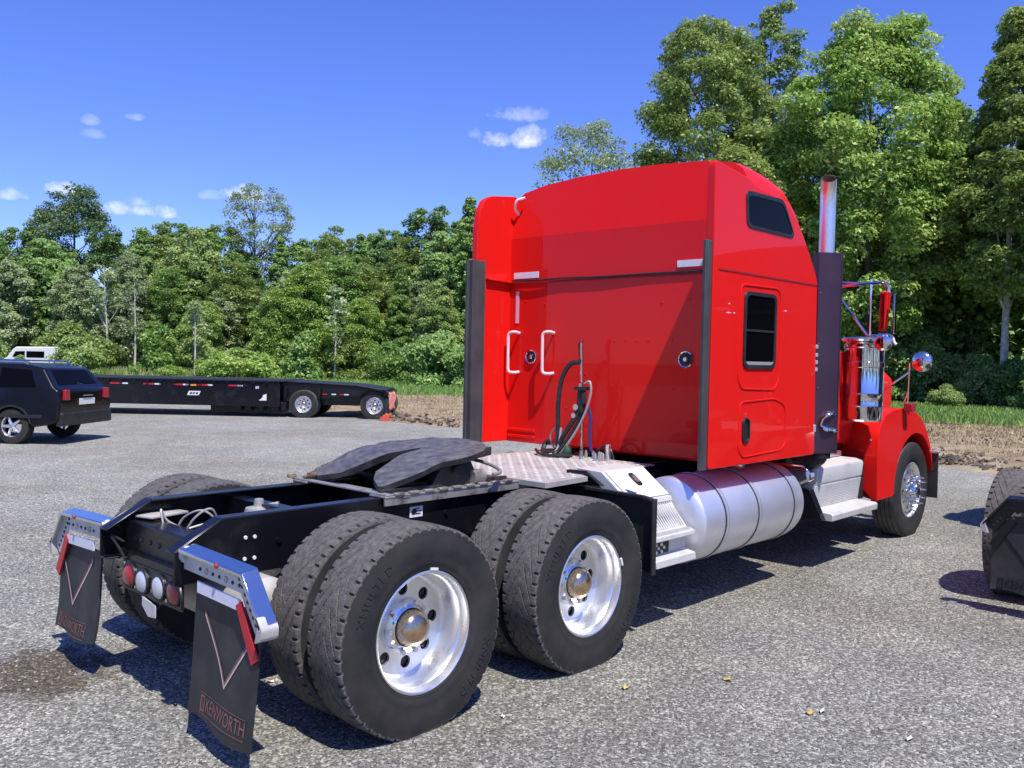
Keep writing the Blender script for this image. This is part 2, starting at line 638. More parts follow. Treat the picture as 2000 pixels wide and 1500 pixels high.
def edge_at(u):
    us = [e[0] for e in EDGE]
    return [float(np.interp(u, us, [e[k] for e in EDGE])) for k in (1, 2, 3)]


def wob(x, y, k=1.0):
    return (sin(x * 1.7 * k + 0.6) * cos(y * 1.3 * k) + 0.6 * sin(x * 4.1 * k + y * 2.9 * k) + 0.35 * sin(x * 9.3 * k - y * 7.7 * k))


US = np.linspace(-900, 2900, 191)
# gravel lot: from behind the camera to its edge, ragged
mb = MB()
pts = []
for u in US:
    d = edge_at(u)[0]
    x, y, _ = far_point(u, d + 0.25 * wob(u * 0.02, d, 1.0))
    pts.append((x, y))
back = [(-30.0, -60.0), (-70, -20), (-45, 45)]
mb.prism(pts + back[:1] + back[1:], -0.30, 0.0, 'z')
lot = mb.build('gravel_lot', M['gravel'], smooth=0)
tag(lot, kind='structure')
# dirt bank: rough strip that climbs from the lot to the grass
mb = MB()
nr = 30
for u in US:
    e, g, _ = edge_at(u)
    for k in range(nr + 1):
        f = k / nr
        d = e - 0.6 + (g - e + 0.6) * f
        x, y, _z = far_point(u, d)
        z = -0.04 + 0.30 * min(1.0, f * 1.05) ** 0.8 + (0.035 * wob(x, y, 1.6) + 0.02 * wob(x, y, 5.0)) * sin(pi * min(f * 1.4, 1.0)) + 0.16 * math.exp(-((f - 0.14) / 0.07) ** 2) * (0.6 + 0.4 * sin(x * 3.1 + y * 2.2)) * (1 if u > 700 else 0.15)
        mb.v.append((x, y, z))
for i in range(len(US) - 1):
    for k in range(nr):
        a = i * (nr + 1) + k
        mb.f.append((a, a + 1, a + nr + 2, a + nr + 1))
        mb.m.append(0)
tag(mb.build('dirt_bank', M['dirt'], smooth=60), kind='structure')
# grass verge
mb = MB()
nr = 10
for u in US:
    _, g, tr = edge_at(u)
    for k in range(nr + 1):
        d = g - 0.5 + (tr + 4 - g) * k / nr
        x, y, _z = far_point(u, d)
        mb.v.append((x, y, 0.245 + 0.04 * wob(x, y, 0.6) + 0.10 * k / nr))
for i in range(len(US) - 1):
    for k in range(nr):
        a = i * (nr + 1) + k
        mb.f.append((a, a + 1, a + nr + 2, a + nr + 1))
        mb.m.append(0)
tag(mb.build('grass_verge', M['turf'], smooth=60), kind='structure')
# forest floor and the land beyond
mb = MB()
nr = 6
for u in US:
    tr = edge_at(u)[2]
    for k in range(nr + 1):
        d = tr + 2.5 + (420 - tr) * (k / nr) ** 2.5
        x, y, _z = far_point(u, d)
        mb.v.append((x, y, 0.33 + 0.004 * (d - tr)))
for i in range(len(US) - 1):
    for k in range(nr):
        a = i * (nr + 1) + k
        mb.f.append((a, a + 1, a + nr + 2, a + nr + 1))
        mb.m.append(0)
tag(mb.build('forest_floor', M['litter_floor'], smooth=60), kind='structure')
mb = MB()
mb.prism([(700 * cos(2 * pi * i / 48), 700 * sin(2 * pi * i / 48)) for i in range(48)], -0.8, -0.45, 'z')
tag(mb.build('ground', M['earth'], smooth=0), kind='structure')


# ================================================================== leaves, trees
def leaf_mat(name, dark, mid, light, trans=0.30):
    m = bpy.data.materials.new(name)
    m.use_nodes = True
    t = m.node_tree
    N, L = t.nodes, t.links.new
    p = N['Principled BSDF']
    p.inputs['Roughness'].default_value = 0.45
    p.inputs['Specular IOR Level'].default_value = 0.35
    at = N.new('ShaderNodeAttribute')
    at.attribute_name = 'tint'
    r = N.new('ShaderNodeValToRGB')
    e = r.color_ramp.elements
    e.new(0.5)
    for i, (pos, c) in enumerate(((0.0, dark), (0.5, mid), (1.0, light))):
        e[i].position = pos
        e[i].color = (*c, 1)
    L(at.outputs['Fac'], r.inputs[0])
    L(r.outputs[0], p.inputs['Base Color'])
    tr = N.new('ShaderNodeBsdfTranslucent')
    hs = N.new('ShaderNodeHueSaturation')
    hs.inputs['Hue'].default_value = 0.485
    hs.inputs['Value'].default_value = 1.3
    L(r.outputs[0], hs.inputs['Color'])
    L(hs.outputs[0], tr.inputs['Color'])
    mx = N.new('ShaderNodeMixShader')
    mx.inputs[0].default_value = trans
    L(p.outputs[0], mx.inputs[1])
    L(tr.outputs[0], mx.inputs[2])
    L(mx.outputs[0], N['Material Output'].inputs[0])
    m.diffuse_color = (*mid, 1)
    return m


LEAF = {
    'bright': leaf_mat('bright_leaves', (0.156, 0.285, 0.050), (0.319, 0.492, 0.114), (0.596, 0.660, 0.257)),
    'olive': leaf_mat('olive_leaves', (0.135, 0.221, 0.058), (0.263, 0.363, 0.097), (0.455, 0.549, 0.193)),
    'mid': leaf_mat('mid_green_leaves', (0.122, 0.228, 0.058), (0.235, 0.385, 0.101), (0.425, 0.570, 0.186)),
    'dark': leaf_mat('dark_needles', (0.075, 0.143, 0.058), (0.136, 0.228, 0.086), (0.258, 0.342, 0.135), 0.25),
    'pale': leaf_mat('pale_grey_green_leaves', (0.198, 0.264, 0.121), (0.326, 0.414, 0.193), (0.515, 0.598, 0.315)),
    'shade': leaf_mat('deep_green_leaves', (0.080, 0.156, 0.042), (0.149, 0.266, 0.074), (0.268, 0.392, 0.132)),
    'lime': leaf_mat('yellow_green_leaves', (0.161, 0.276, 0.052), (0.294, 0.442, 0.101), (0.469, 0.602, 0.180)),
}
M['bark'] = mat('grey_bark', (0.10, 0.085, 0.07), 0.95, col2=(0.19, 0.165, 0.14), nscale=6.0, spec=0.1, bump=0.6, bscale=20)
M['pale_bark'] = mat('pale_bark', (0.62, 0.58, 0.52), 0.9, col2=(0.26, 0.23, 0.19), nscale=5.0, spec=0.1)


def leaves_mesh(name, cen, nor, size, tint, material):
    n = len(cen)
    rv = rng.normal(size=(n, 3))
    nor = nor / np.maximum(np.linalg.norm(nor, axis=1, keepdims=True), 1e-6)
    a = np.cross(nor, rv)
    a /= np.maximum(np.linalg.norm(a, axis=1, keepdims=True), 1e-6)
    b = np.cross(nor, a)
    L = size[:, None]
    fold = nor * L * 0.18
    v = np.stack([cen - a * L, cen + b * L * 0.62 + fold, cen + a * L, cen - b * L * 0.62 + fold], 1).reshape(-1, 3)
    me = bpy.data.meshes.new(name)
    me.vertices.add(4 * n)
    me.vertices.foreach_set('co', v.astype(np.float32).ravel())
    me.loops.add(4 * n)
    me.loops.foreach_set('vertex_index', np.arange(4 * n, dtype=np.int32))
    me.polygons.add(n)
    me.polygons.foreach_set('loop_start', np.arange(0, 4 * n, 4, dtype=np.int32))
    try:
        me.polygons.foreach_set('loop_total', np.full(n, 4, dtype=np.int32))
    except Exception:
        pass
    at = me.attributes.new('tint', 'FLOAT', 'FACE')
    at.data.foreach_set('value', np.clip(tint, 0, 1).astype(np.float32))
    me.materials.append(material)
    me.update(calc_edges=True)
    return me


def crown_profile(kind, t):
    if kind == 'oval':
        return np.sin(np.pi * np.clip(t * 0.86 + 0.09, 0, 1)) ** 0.55
    if kind == 'cone':
        return np.clip(1.03 - t, 0, 1) ** 0.62 * np.clip(t * 7 + 0.45, 0, 1)
    if kind == 'column':
        return np.clip(t * 5 + 0.35, 0, 1) * np.clip((1.04 - t) * 2.3, 0, 1) ** 0.6
    if kind == 'spread':
        return np.clip(t * 2.2 + 0.15, 0, 1) * np.clip((1.05 - t) * 2.6, 0, 1) ** 0.5
    return np.clip((1.04 - t) * 1.7, 0, 1) ** 0.75      # mound / shrub


def crown(name, H, Wd, base, kind, nclu, nleaf, leaf, material, clump=0.10, fill=0.42, seed=1, droop=0.0, loose=1.0):
    """leaf clumps set through the crown's volume; returns mesh and clump centres"""
    g = np.random.default_rng(seed)
    Hc = H - base
    # lopsided outline
    ph = g.uniform(0, 2 * np.pi, 4)
    t = g.beta(1.05, 1.15, nclu)
    ang = g.uniform(0, 2 * np.pi, nclu)
    lob = 1 + 0.16 * np.sin(2 * ang + ph[0] + 3 * t) + 0.14 * np.sin(3 * ang + ph[1] - 5 * t) + 0.12 * np.sin(9 * t + ph[2])
    r = Wd / 2 * crown_profile(kind, t) * lob * (fill + (1 - fill) * np.sqrt(g.uniform(0.25, 1, nclu)))
    rc = Wd * clump * g.uniform(0.6, 1.35, nclu) * (0.55 + 0.55 * np.minimum(1, crown_profile(kind, t) + 0.2))
    r = np.maximum(r - rc * 0.45, 0)
    cc = np.stack([r * np.cos(ang), r * np.sin(ang), base + t * Hc], 1)
    wts = rc ** 2
    idx = g.choice(nclu, nleaf, p=wts / wts.sum())
    d = g.normal(size=(nleaf, 3))
    d /= np.linalg.norm(d, axis=1, keepdims=True)
    d[:, 2] = np.where(g.random(nleaf) < 0.55, np.abs(d[:, 2]), d[:, 2])
    rad = rc[idx] * np.where(g.random(nleaf) < 0.72, g.uniform(0.72, 1.12, nleaf), g.uniform(0.2, 0.9, nleaf)) * (1 + loose * 0.10 * g.uniform(-1, 1, nleaf))
    p = cc[idx] + d * rad[:, None] * np.array([1, 1, 0.72])
    p[:, 2] -= droop * np.linalg.norm(p[:, :2], axis=1) ** 2 / max(Wd, 1)
    p[:, 2] = np.maximum(p[:, 2], 0.05)
    nor = d * 0.50 + np.array([-0.22, -0.30, 0.62]) + g.normal(size=(nleaf, 3)) * 0.50
    tone = g.normal(0, 0.16, nclu)
    tint = 0.45 + tone[idx] + g.normal(0, 0.20, nleaf)
    size = leaf * g.uniform(0.55, 1.25, nleaf)
    return leaves_mesh(name, p, nor, size, tint, material), cc, rc


def trunk_mesh(name, H, base, r0, cc, material, limbs=14, seed=1, lean=0.02, fork=0.0):
    g = random.Random(seed)
    mb = MB()
    top = H * 0.92
    pts, rs = [], []
    lx, ly = g.uniform(-lean, lean), g.uniform(-lean, lean)
    k = 9
    for i in range(k + 1):
        z = top * i / k
        pts.append((lx * z + 0.05 * sin(z * 0.9 + seed), ly * z + 0.05 * cos(z * 0.7 + seed), z - (0.1 if i == 0 else 0)))
        rs.append(max(r0 * (1 - 0.9 * i / k) * (1.25 if i == 0 else 1.0), 0.015))
    mb.tube(pts, rs, 9)
    if limbs and len(cc):
        for j in g.sample(range(len(cc)), min(limbs, len(cc))):
            c = Vector(cc[j])
            z0 = max(base * 0.8, c.z - 0.35 * sqrt(c.x ** 2 + c.y ** 2) - 0.12 * H)
            z0 = min(z0, top * 0.95)
            s0 = Vector((lx * z0, ly * z0, z0))
            m_ = s0.lerp(c, 0.5) + Vector((0, 0, -0.06 * (c - s0).length))
            rr = r0 * 0.42 * (1 - 0.75 * z0 / H)
            mb.tube([s0, m_, c], [rr, rr * 0.65, max(rr * 0.22, 0.012)], 6)
    return mb.mesh(name, material, 60)


def tree(name, u, d, H, Wd, base, kind, nclu, nleaf, leaf, lm, label, cat='tree', group=None, clump=0.10, fill=0.42, seed=1, r0=0.16, bark='bark', limbs=14, lean=0.02, z=0.3, droop=0.0, loose=1.0):
    x, y, _ = far_point(u, d)
    root = empty(name, (x, y, z), seed * 1.3)
    tag(root, label, cat, group)
    me, cc, rc = crown('crown', H, Wd, base, kind, nclu, nleaf, leaf, LEAF[lm], clump, fill, seed, droop, loose)
    obj('crown', me, root)
    obj('trunk', trunk_mesh('trunk', H, base, r0, cc, M[bark], limbs, seed, lean), root)
    return root


def tree_copy(src, u, d, sc, rot, label, group=None, z=0.3, sz=None):
    c = copy_tree(src)
    x, y, _ = far_point(u, d)
    c.location = (x, y, z)
    c.rotation_euler = (0, 0, rot)
    c.scale = (sc, sc, sz or sc)
    tag(c, label)
    if group:
        c['group'] = group
    elif 'group' in c:
        del c['group']
    return c


def top_h(u, v, d, z=0.3):
    return height_at(v, d, u) - z


GT = 'tall trees behind the truck'
# --- the tall trees behind the sleeper
R = {}
R['olive'] = tree('broadleaf_tree', 1366, 41, top_h(1366, 66, 41), 7.0, 2.8, 'oval', 380, 110000, 0.088, 'olive', 'broad olive-green tree directly behind the red sleeper roof', group=GT, seed=3, r0=0.2, clump=0.085)
R['slim'] = tree('broadleaf_tree', 1492, 47, top_h(1492, 10, 47), 4.4, 3.0, 'column', 220, 42000, 0.092, 'olive', 'tallest thin-crowned tree poking up behind the broad olive tree', group=GT, seed=4, r0=0.17, clump=0.10, fill=0.3)
R['bright'] = tree('broadleaf_tree', 1690, 38.5, top_h(1690, 54, 38.5), 7.2, 3.0, 'oval', 340, 100000, 0.098, 'bright', 'bright green large-leaved tree above the exhaust stack', group=GT, seed=6, r0=0.2, clump=0.09)
R['edge'] = tree('broadleaf_tree', 1962, 35.5, top_h(1962, 30, 35.5), 5.6, 4.4, 'cone', 320, 86000, 0.084, 'olive', 'tall pointed olive tree with bare pale trunk beyond the front fender', group=GT, seed=7, r0=0.17, bark='pale_bark', limbs=10, clump=0.085)
R['thin'] = tree('broadleaf_tree', 1140, 54, top_h(1140, 243, 54), 7.2, 2.0, 'oval', 150, 22000, 0.095, 'pale', 'sparse grey-green tree with sky showing through, beside the sleeper roof', group=GT, seed=8, r0=0.15, clump=0.10, fill=0.35)
R['gap'] = tree('broadleaf_tree', 1838, 46, top_h(1838, 176, 46), 4.8, 2.0, 'column', 110, 24000, 0.11, 'mid', 'small dark tree top filling the gap between bright tree and pointed tree', group=GT, seed=9, r0=0.13)
tree_copy(R['olive'], 1585, 46.5, 0.86, 2.0, 'green crown glimpsed low between the thin tall tree and bright tree', GT)
tree_copy(R['bright'], 1826, 44.5, 0.66, 4.0, 'half-height leafy tree in shade behind the gap by the pointed tree', GT)
tree_copy(R['edge'], 2200, 31, 0.95, 1.0, 'tall tree past the picture edge beyond the parked dark truck', GT)
tree_copy(R['olive'], 2420, 28, 0.9, 5.0, 'second tall tree past the picture edge beyond the dark truck', GT)
tree_copy(R['olive'], 1560, 46.0, 0.62, 3.4, 'low leafy tree hidden mostly by the sleeper and exhaust', GT)
tree_copy(R['edge'], 1745, 45, 0.80, 2.7, 'dim pointed tree standing in shade behind the air cleaner', GT)
tree_copy(R['gap'], 1795, 44, 0.92, 3.3, 'slim dark tree closing the gap low beside the bright tree', GT)
tree_copy(R['gap'], 1872, 42, 0.86, 5.1, 'slim dark tree closing the gap low beside the pointed tree', GT)
tree_copy(R['gap'], 1900, 41, 0.80, 1.9, 'dim slim tree in shade between mirror and pale trunk', GT)
tree_copy(R['gap'], 2040, 39, 1.05, 0.4, 'dim slim tree in shade at the far picture edge', GT)

# --- the wood across the lot
GW = 'mixed trees of the wood across the lot'
Lt = {}
Lt['pine'] = tree('pine_tree', 140, 70, top_h(140, 374, 70), 6.0, 7.2, 'spread', 110, 24000, 0.095, 'dark', 'tall dark pine with rounded crown standing above the wood', seed=21, r0=0.2, clump=0.11, fill=0.35, limbs=20)
Lt['bare'] = tree('sparse_tree', 500, 66, top_h(500, 364, 66), 5.2, 6.0, 'spread', 130, 9500, 0.085, 'pale', 'thin-leaved tree with open forking limbs above the wood', seed=22, r0=0.19, clump=0.085, fill=0.45, limbs=55)
Lt['a'] = tree('broadleaf_tree', -40, 62, top_h(-40, 452, 62), 4.4, 1.0, 'oval', 190, 34000, 0.098, 'mid', 'green rounded tree at the wood edge behind the white van roof', group=GW, seed=23)
Lt['b'] = tree('broadleaf_tree', 372, 60, top_h(372, 452, 60), 4.6, 1.0, 'oval', 190, 34000, 0.094, 'olive', 'brownish olive tree in the wood left of the open-limbed tree'.replace('left of', 'next to'), group=GW, seed=24)
Lt['c'] = tree('broadleaf_tree', 912, 56, top_h(912, 392, 56), 3.6, 1.0, 'cone', 190, 34000, 0.09, 'mid', 'dark pointed tree close beside the sleeper rubber trim', group=GW, seed=25)
Lt['d'] = tree('willow_tree', 600, 55, top_h(600, 520, 55), 3.9, 0.4, 'oval', 170, 32000, 0.085, 'lime', 'light green feathery tree drooping at the wood edge behind the trailer', group=GW, seed=26, droop=0.25, clump=0.12, fill=0.3)
Lt['e'] = tree('broadleaf_tree', 250, 58, top_h(250, 500, 58), 3.8, 0.6, 'column', 180, 30000, 0.088, 'pale', 'pale leafy tree with slender stems in front of the wood', group=GW, seed=27)
Lt['f'] = tree('broadleaf_tree', 40, 66, top_h(40, 446, 66), 4.2, 1.5, 'oval', 150, 28000, 0.095, 'shade', 'dark slender tree just below the tall round pine', group=GW, seed=28)
plan = [
    ('a', 90, 60, 0.92, 'rounded green tree under the tall dark pine'), ('f', 205, 64, 0.96, 'dark slender tree between pine and pale leafy tree'),
    ('b', 300, 63, 1.05, 'olive tree over the pale white-stemmed saplings'), ('f', 345, 68, 1.08, 'dark slender tree top behind the olive tree'),
    ('a', 425, 66, 1.12, 'green tree whose top stands just by the open-limbed tree'), ('b', 455, 58, 0.80, 'lower olive tree under the open-limbed tree'),
    ('c', 545, 64, 0.85, 'pointed green tree behind the feathery tree'), ('a', 600, 68, 1.06, 'dark rounded tree top on the skyline over the feathery tree'),
    ('b', 655, 66, 1.10, 'olive tree top on the skyline past the middle of the wood'), ('c', 700, 62, 0.86, 'pointed green tree on the skyline behind the trailer wheels'),
    ('a', 735, 64, 1.06, 'broad green tree on the skyline above the trailer tail'), ('b', 790, 60, 0.95, 'olive tree on the skyline nearest the dark pointed tree'.replace('nearest', 'next to')),
    ('f', 835, 61, 1.12, 'dark slender tree next to the dark pointed tree'), ('a', 868, 58, 1.0, 'rounded tree under the dark pointed tree'),
    ('d', 705, 54, 0.70, 'feathery light green tree nearer the trailer tail'), ('d', 545, 54, 0.78, 'low feathery tree behind the green vine mound'),
    ('e', 20, 57, 0.90, 'pale leafy tree behind the white van'), ('e', 150, 56, 0.86, 'pale bushy tree over the black car'),
    ('c', 780, 55, 0.62, 'small pointed dark tree at the wood edge over the dirt'), ('b', 850, 53, 0.62, 'low dark tree beside the rubber trim'),
    ('a', 960, 56, 1.05, 'tree mostly hidden by the sleeper side extender'), ('c', 1040, 58, 1.0, 'pointed tree hidden behind the sleeper roof'),
    ('b', 1090, 52, 0.9, 'olive tree hidden behind the sleeper back wall'), ('a', 1215, 50, 0.92, 'green tree hidden behind the sleeper'),
    ('b', -150, 58, 1.0, 'olive tree past the picture edge by the van'), ('e', -240, 54, 1.0, 'pale tree past the picture edge by the van'),
    ('a', -340, 60, 1.05, 'green tree past the picture edge far beyond the van'), ('d', 395, 55, 0.66, 'low feathery tree beside the slim pale stems'),
    ('c', 60, 59, 0.74, 'narrow green tree between the van roof and the round pine'), ('f', 120, 61, 0.80, 'narrow dark tree in front of the round pine'),
    ('c', 275, 60, 0.84, 'narrow green tree rising behind the pale stems'), ('a', 335, 58, 0.72, 'small rounded tree between the pale stems and the open-limbed tree'),
    ('f', 480, 62, 0.78, 'narrow dark tree directly under the open-limbed tree'), ('e', 570, 57, 0.88, 'pale upright tree behind the feathery trees'),
    ('b', 640, 60, 0.86, 'pointed olive tree rising from the feathery trees'), ('a', 655, 56, 0.80, 'upright green tree in the middle of the wood edge'),
    ('f', 760, 62, 0.98, 'narrow dark tree on the skyline over the dirt bank'), ('e', 820, 56, 0.80, 'pale upright tree close to the dark pointed tree'),
    ('c', 885, 60, 0.92, 'narrow pointed tree just behind the dark pointed one'), ('b', -90, 57, 0.92, 'pointed olive tree at the picture edge by the van'),
    ('e', 430, 57, 0.70, 'small pale tree above the vine mound'), ('b', 720, 57, 0.78, 'pointed olive tree low behind the trailer tail'),
]
for i, (k, u, d, s, lab) in enumerate(plan):
    tree_copy(Lt[k], u, d, s, 0.7 + i * 1.9, lab, GW)
# slim bare stems in front of the wood
GS = 'slim pale-stemmed saplings before the wood'
sap = None
for i, (u, v0, d, lab) in enumerate(((208, 500, 51, 'tall pale bare stem before the wood above the trailer front'), (262, 535, 50, 'pale bare stem beside the taller one, leaning slightly'), (381, 590, 51, 'thin dim stem in the dark gap of the wood'), (655, 560, 52, 'thin stem among the feathery trees'))):
    H = top_h(u, v0, d)
    root = tree('sapling', u, d, H, 1.5, H * 0.45, 'column', 14, 420, 0.11, 'pale', lab, group=GS, seed=40 + i, r0=0.075, bark='pale_bark', limbs=9, lean=0.03, clump=0.2)
# shrubs along the foot of the wood
GB = 'shrubs along the foot of the wood'
sh = {}
sh['a'] = tree('shrub', 130, 50, 2.7, 3.6, 0.0, 'mound', 30, 10000, 0.10, 'olive', 'bushy olive shrub behind the black car', cat='shrub', group=GB, seed=50, r0=0.05, limbs=8, clump=0.17, fill=0.3, loose=2.5)
sh['b'] = tree('shrub', 300, 51, 2.9, 2.8, 0.0, 'mound', 30, 9000, 0.10, 'mid', 'green shrub at the foot of the white stems', cat='shrub', group=GB, seed=51, r0=0.05, limbs=8, clump=0.17, fill=0.3, loose=2.5)
sh['k'] = tree('vine_mound', 462, 50, 1.65, 4.0, 0.0, 'mound', 46, 10000, 0.09, 'lime', 'rounded yellow-green mound of vines behind the trailer deck', cat='vines', seed=52, r0=0.04, limbs=5, clump=0.11, fill=0.35, loose=2.0)
sh['w'] = tree('shrub', 862, 46, 2.6, 3.4, 0.0, 'mound', 34, 11000, 0.10, 'mid', 'leafy shrub touching the sleeper rubber trim', cat='shrub', group=GB, seed=53, r0=0.05, limbs=8, clump=0.17, fill=0.3, loose=2.5)
for i, (k, u, d, s, lab) in enumerate((
        ('b', 40, 44, 0.36, 'low shrub below the white van'), ('a', 142, 43, 0.72, 'olive shrub covering the tail of the white van'), ('b', -22, 43, 0.80, 'green shrub covering the nose of the white van'), ('a', 215, 51, 0.62, 'small olive shrub at the base of the tall pale stem'), ('k', 330, 50, 0.42, 'small yellow-green shrub by the trailer deck middle'),
        ('a', 385, 53, 0.8, 'dim shrub in the dark gap by the vine mound'), ('k', 520, 52, 0.55, 'low yellow-green growth at the tail of the vine mound'), ('b', 600, 52, 0.9, 'green shrub under the feathery trees'),
        ('a', 680, 53, 0.85, 'olive shrub behind the second trailer wheel'), ('w', 760, 51, 0.8, 'shrub at the wood edge over the dirt bank'), ('b', 800, 50, 0.6, 'small shrub in tall dry grass over the dirt bank'),
        ('w', 930, 44, 0.8, 'shrub hidden behind the sleeper'), ('a', -60, 50, 1.0, 'olive shrub past the picture edge'),
        ('w', 1590, 39.5, 0.85, 'dim shrub behind the exhaust stack'), ('a', 1660, 39.5, 0.85, 'shaded shrub behind the air cleaner'), ('b', 1745, 38.5, 0.80, 'shaded shrub under the fender mirror'),
        ('a', 1850, 33.0, 0.30, 'pale-leaved low shrub beyond the front fender'), ('a', 1915, 36.5, 0.7, 'dim shrub by the pale trunk'), ('w', 1985, 35.0, 0.72, 'leafy shrub past the pale trunk'),
        ('b', 2060, 31.5, 0.9, 'shrub past the picture edge over the dark truck'), ('a', 1500, 36.5, 1.0, 'shrub hidden behind the cab'), ('b', 1400, 38, 1.0, 'shrub hidden behind the sleeper middle'), ('a', 1800, 39, 1.0, 'shaded olive shrub deep behind the fender mirror'), ('b', 1700, 41, 1.15, 'deep shaded shrub behind the cab steps'))):
    tree_copy(sh[k], u, d, s, i * 1.1, lab, GB)

# the wood goes on behind: one mass of leaves nobody could count
n = 130000
us = rng.uniform(-500, 2500, n)
g_d = np.array([edge_at(u)[2] for u in us])
dd = g_d + np.where(us < 1150, rng.uniform(9, 26, n), rng.uniform(8, 20, n))
hh = np.where(us < 1150, 6.6, 9.5) * (0.82 + 0.18 * np.sin(us * 0.021) + 0.10 * np.sin(us * 0.057 + 1.0)) * np.where((us > 1030) & (us < 1250), 0.8, 1.0)
zz = hh * rng.uniform(0, 1, n) ** 0.8
bx = CAM_LOC[0] + dd * (FWD.x + RIGHT.x * (us - 1000) / FPX)
by = CAM_LOC[1] + dd * (FWD.y + RIGHT.y * (us - 1000) / FPX)
cl = np.sin(bx * 1.1) * np.cos(by * 1.3) * 0.14 + np.sin(zz * 2.2 + bx) * 0.10
me = leaves_mesh('woods', np.stack([bx, by, zz + 0.3], 1), rng.normal(size=(n, 3)) + np.array([-0.3, -0.3, 0.7]), 0.22 * rng.uniform(0.6, 1.3, n), 0.35 + cl + rng.normal(0, 0.15, n), LEAF['mid'])
tag(obj('woods', me, None), kind='stuff')

# grass blades on the verge, ranker along the tree line; dry tufts on the bank
M['blade'] = leaf_mat('grass_blades', (0.15, 0.27, 0.055), (0.23, 0.37, 0.085), (0.42, 0.42, 0.20), 0.3)


def blades(name, n, ulo, uhi, fd, h, tint, material, wid=0.03):
    u = rng.uniform(ulo, uhi, n)
    ed = np.array([edge_at(q) for q in u])
    d = fd(ed, rng.random(n))
    x = CAM_LOC[0] + d * (FWD.x + RIGHT.x * (u - 1000) / FPX)
    y = CAM_LOC[1] + d * (FWD.y + RIGHT.y * (u - 1000) / FPX)
    f = np.clip((d - ed[:, 0]) / (ed[:, 1] - ed[:, 0]), 0, 1)
    z = -0.05 + 0.33 * f ** 0.8
    H = h * rng.uniform(0.4, 1.3, n)
    a = rng.uniform(0, 2 * np.pi, n)
    dx, dy = np.cos(a) * wid, np.sin(a) * wid
    lx, ly = rng.normal(0, 0.3, n) * H, rng.normal(0, 0.3, n) * H
    v = np.stack([np.stack([x - dx, y - dy, z], 1), np.stack([x + dx, y + dy, z], 1), np.stack([x + lx + dx * 0.2, y + ly + dy * 0.2, z + H], 1), np.stack([x + lx - dx * 0.2, y + ly - dy * 0.2, z + H], 1)], 1).reshape(-1, 3)
    me = bpy.data.meshes.new(name)
    me.vertices.add(4 * n)
    me.vertices.foreach_set('co', v.astype(np.float32).ravel())
    me.loops.add(4 * n)
    me.loops.foreach_set('vertex_index', np.arange(4 * n, dtype=np.int32))
    me.polygons.add(n)
    me.polygons.foreach_set('loop_start', np.arange(0, 4 * n, 4, dtype=np.int32))
    at = me.attributes.new('tint', 'FLOAT', 'FACE')
    at.data.foreach_set('value', np.clip(tint + rng.normal(0, 0.2, n), 0, 1).astype(np.float32))
    me.materials.append(material)
    me.update(calc_edges=True)
    o = obj(name, me, None)
    tag(o, kind='stuff')
    return o


blades('grass', 60000, -200, 2300, lambda e, r: e[:, 1] - 0.3 + (e[:, 2] - e[:, 1] + 3) * r, 0.17, 0.40, M['blade'], 0.035)
blades('tall_weeds', 9000, -200, 1000, lambda e, r: e[:, 2] - 1.0 + 3.0 * r, 0.50, 0.70, M['blade'], 0.035)
M['straw'] = leaf_mat('dry_straw', (0.26, 0.19, 0.10), (0.46, 0.37, 0.21), (0.34, 0.40, 0.14), 0.2)
blades('dry_grass', 30000, 560, 2300, lambda e, r: e[:, 0] + 0.8 + (e[:, 1] - e[:, 0]) * r, 0.055, 0.45, M['straw'], 0.022)
# clods and roots at the foot of the bank
n = 1500
mb = MB()
for i in range(n):
    u = rng.uniform(720, 2350)
    e, g, _ = edge_at(u)
    d = e + abs(rng.normal(0.15, 0.55)) if rng.random() < 0.8 else e + rng.uniform(0, g - e)
    x, y, _z = far_point(u, d)
    s = rng.uniform(0.02, 0.075) * (1.0 if d - e < 1.5 else 0.5)
    z = 0.06 + min(0.2, 0.10 * max(0, d - e))
    q = rng.normal(size=(6, 3)) * 0.38
    base = [(1, 0, 0), (-1, 0, 0), (0, 1, 0), (0, -1, 0), (0, 0, 0.8), (0, 0, -0.8)]
    vs = [(x + s * (b[0] + q[j, 0]), y + s * (b[1] + q[j, 1]), z + s * (b[2] + q[j, 2])) for j, b in enumerate(base)]
    mb.add(vs, [(0, 2, 4), (2, 1, 4), (1, 3, 4), (3, 0, 4), (2, 0, 5), (1, 2, 5), (3, 1, 5), (0, 3, 5)])
tag(mb.build('dirt_clods', M['clod'], smooth=0), kind='stuff')

# tree row added behind the viewer, unseen, to darken reflections in chrome and paint
GR = 'trees added behind the viewer for reflections'
for i in range(22):
    a = radians(-205 + i * 8.6)
    c = copy_tree(R['olive'] if i % 3 else Lt['a'])
    rr = 46 + 7 * sin(i * 2.3)
    c.location = (CAM_LOC[0] + rr * cos(a), CAM_LOC[1] + rr * sin(a), -0.4)
    k = 0.62 + 0.12 * sin(i * 1.7)
    c.scale = (k * 1.25, k * 1.25, k)
    c.rotation_euler = (0, 0, i * 0.9)
    tag(c, 'leafy tree added behind the viewer, seen only mirrored in chrome', 'tree', GR)

# ================================================================== wheels
TR, TW = 0.515, 0.136          # tyre radius and half width
FLAT = -0.4875                 # axle height above ground


def squash(x, y, z):
    """tyre flattened where it stands"""
    if z < FLAT + 0.03:
        k = (FLAT + 0.03 - z)
        y = y * (1 + 0.9 * k)
        z = max(z, FLAT + 0.001)
    return x, y, z


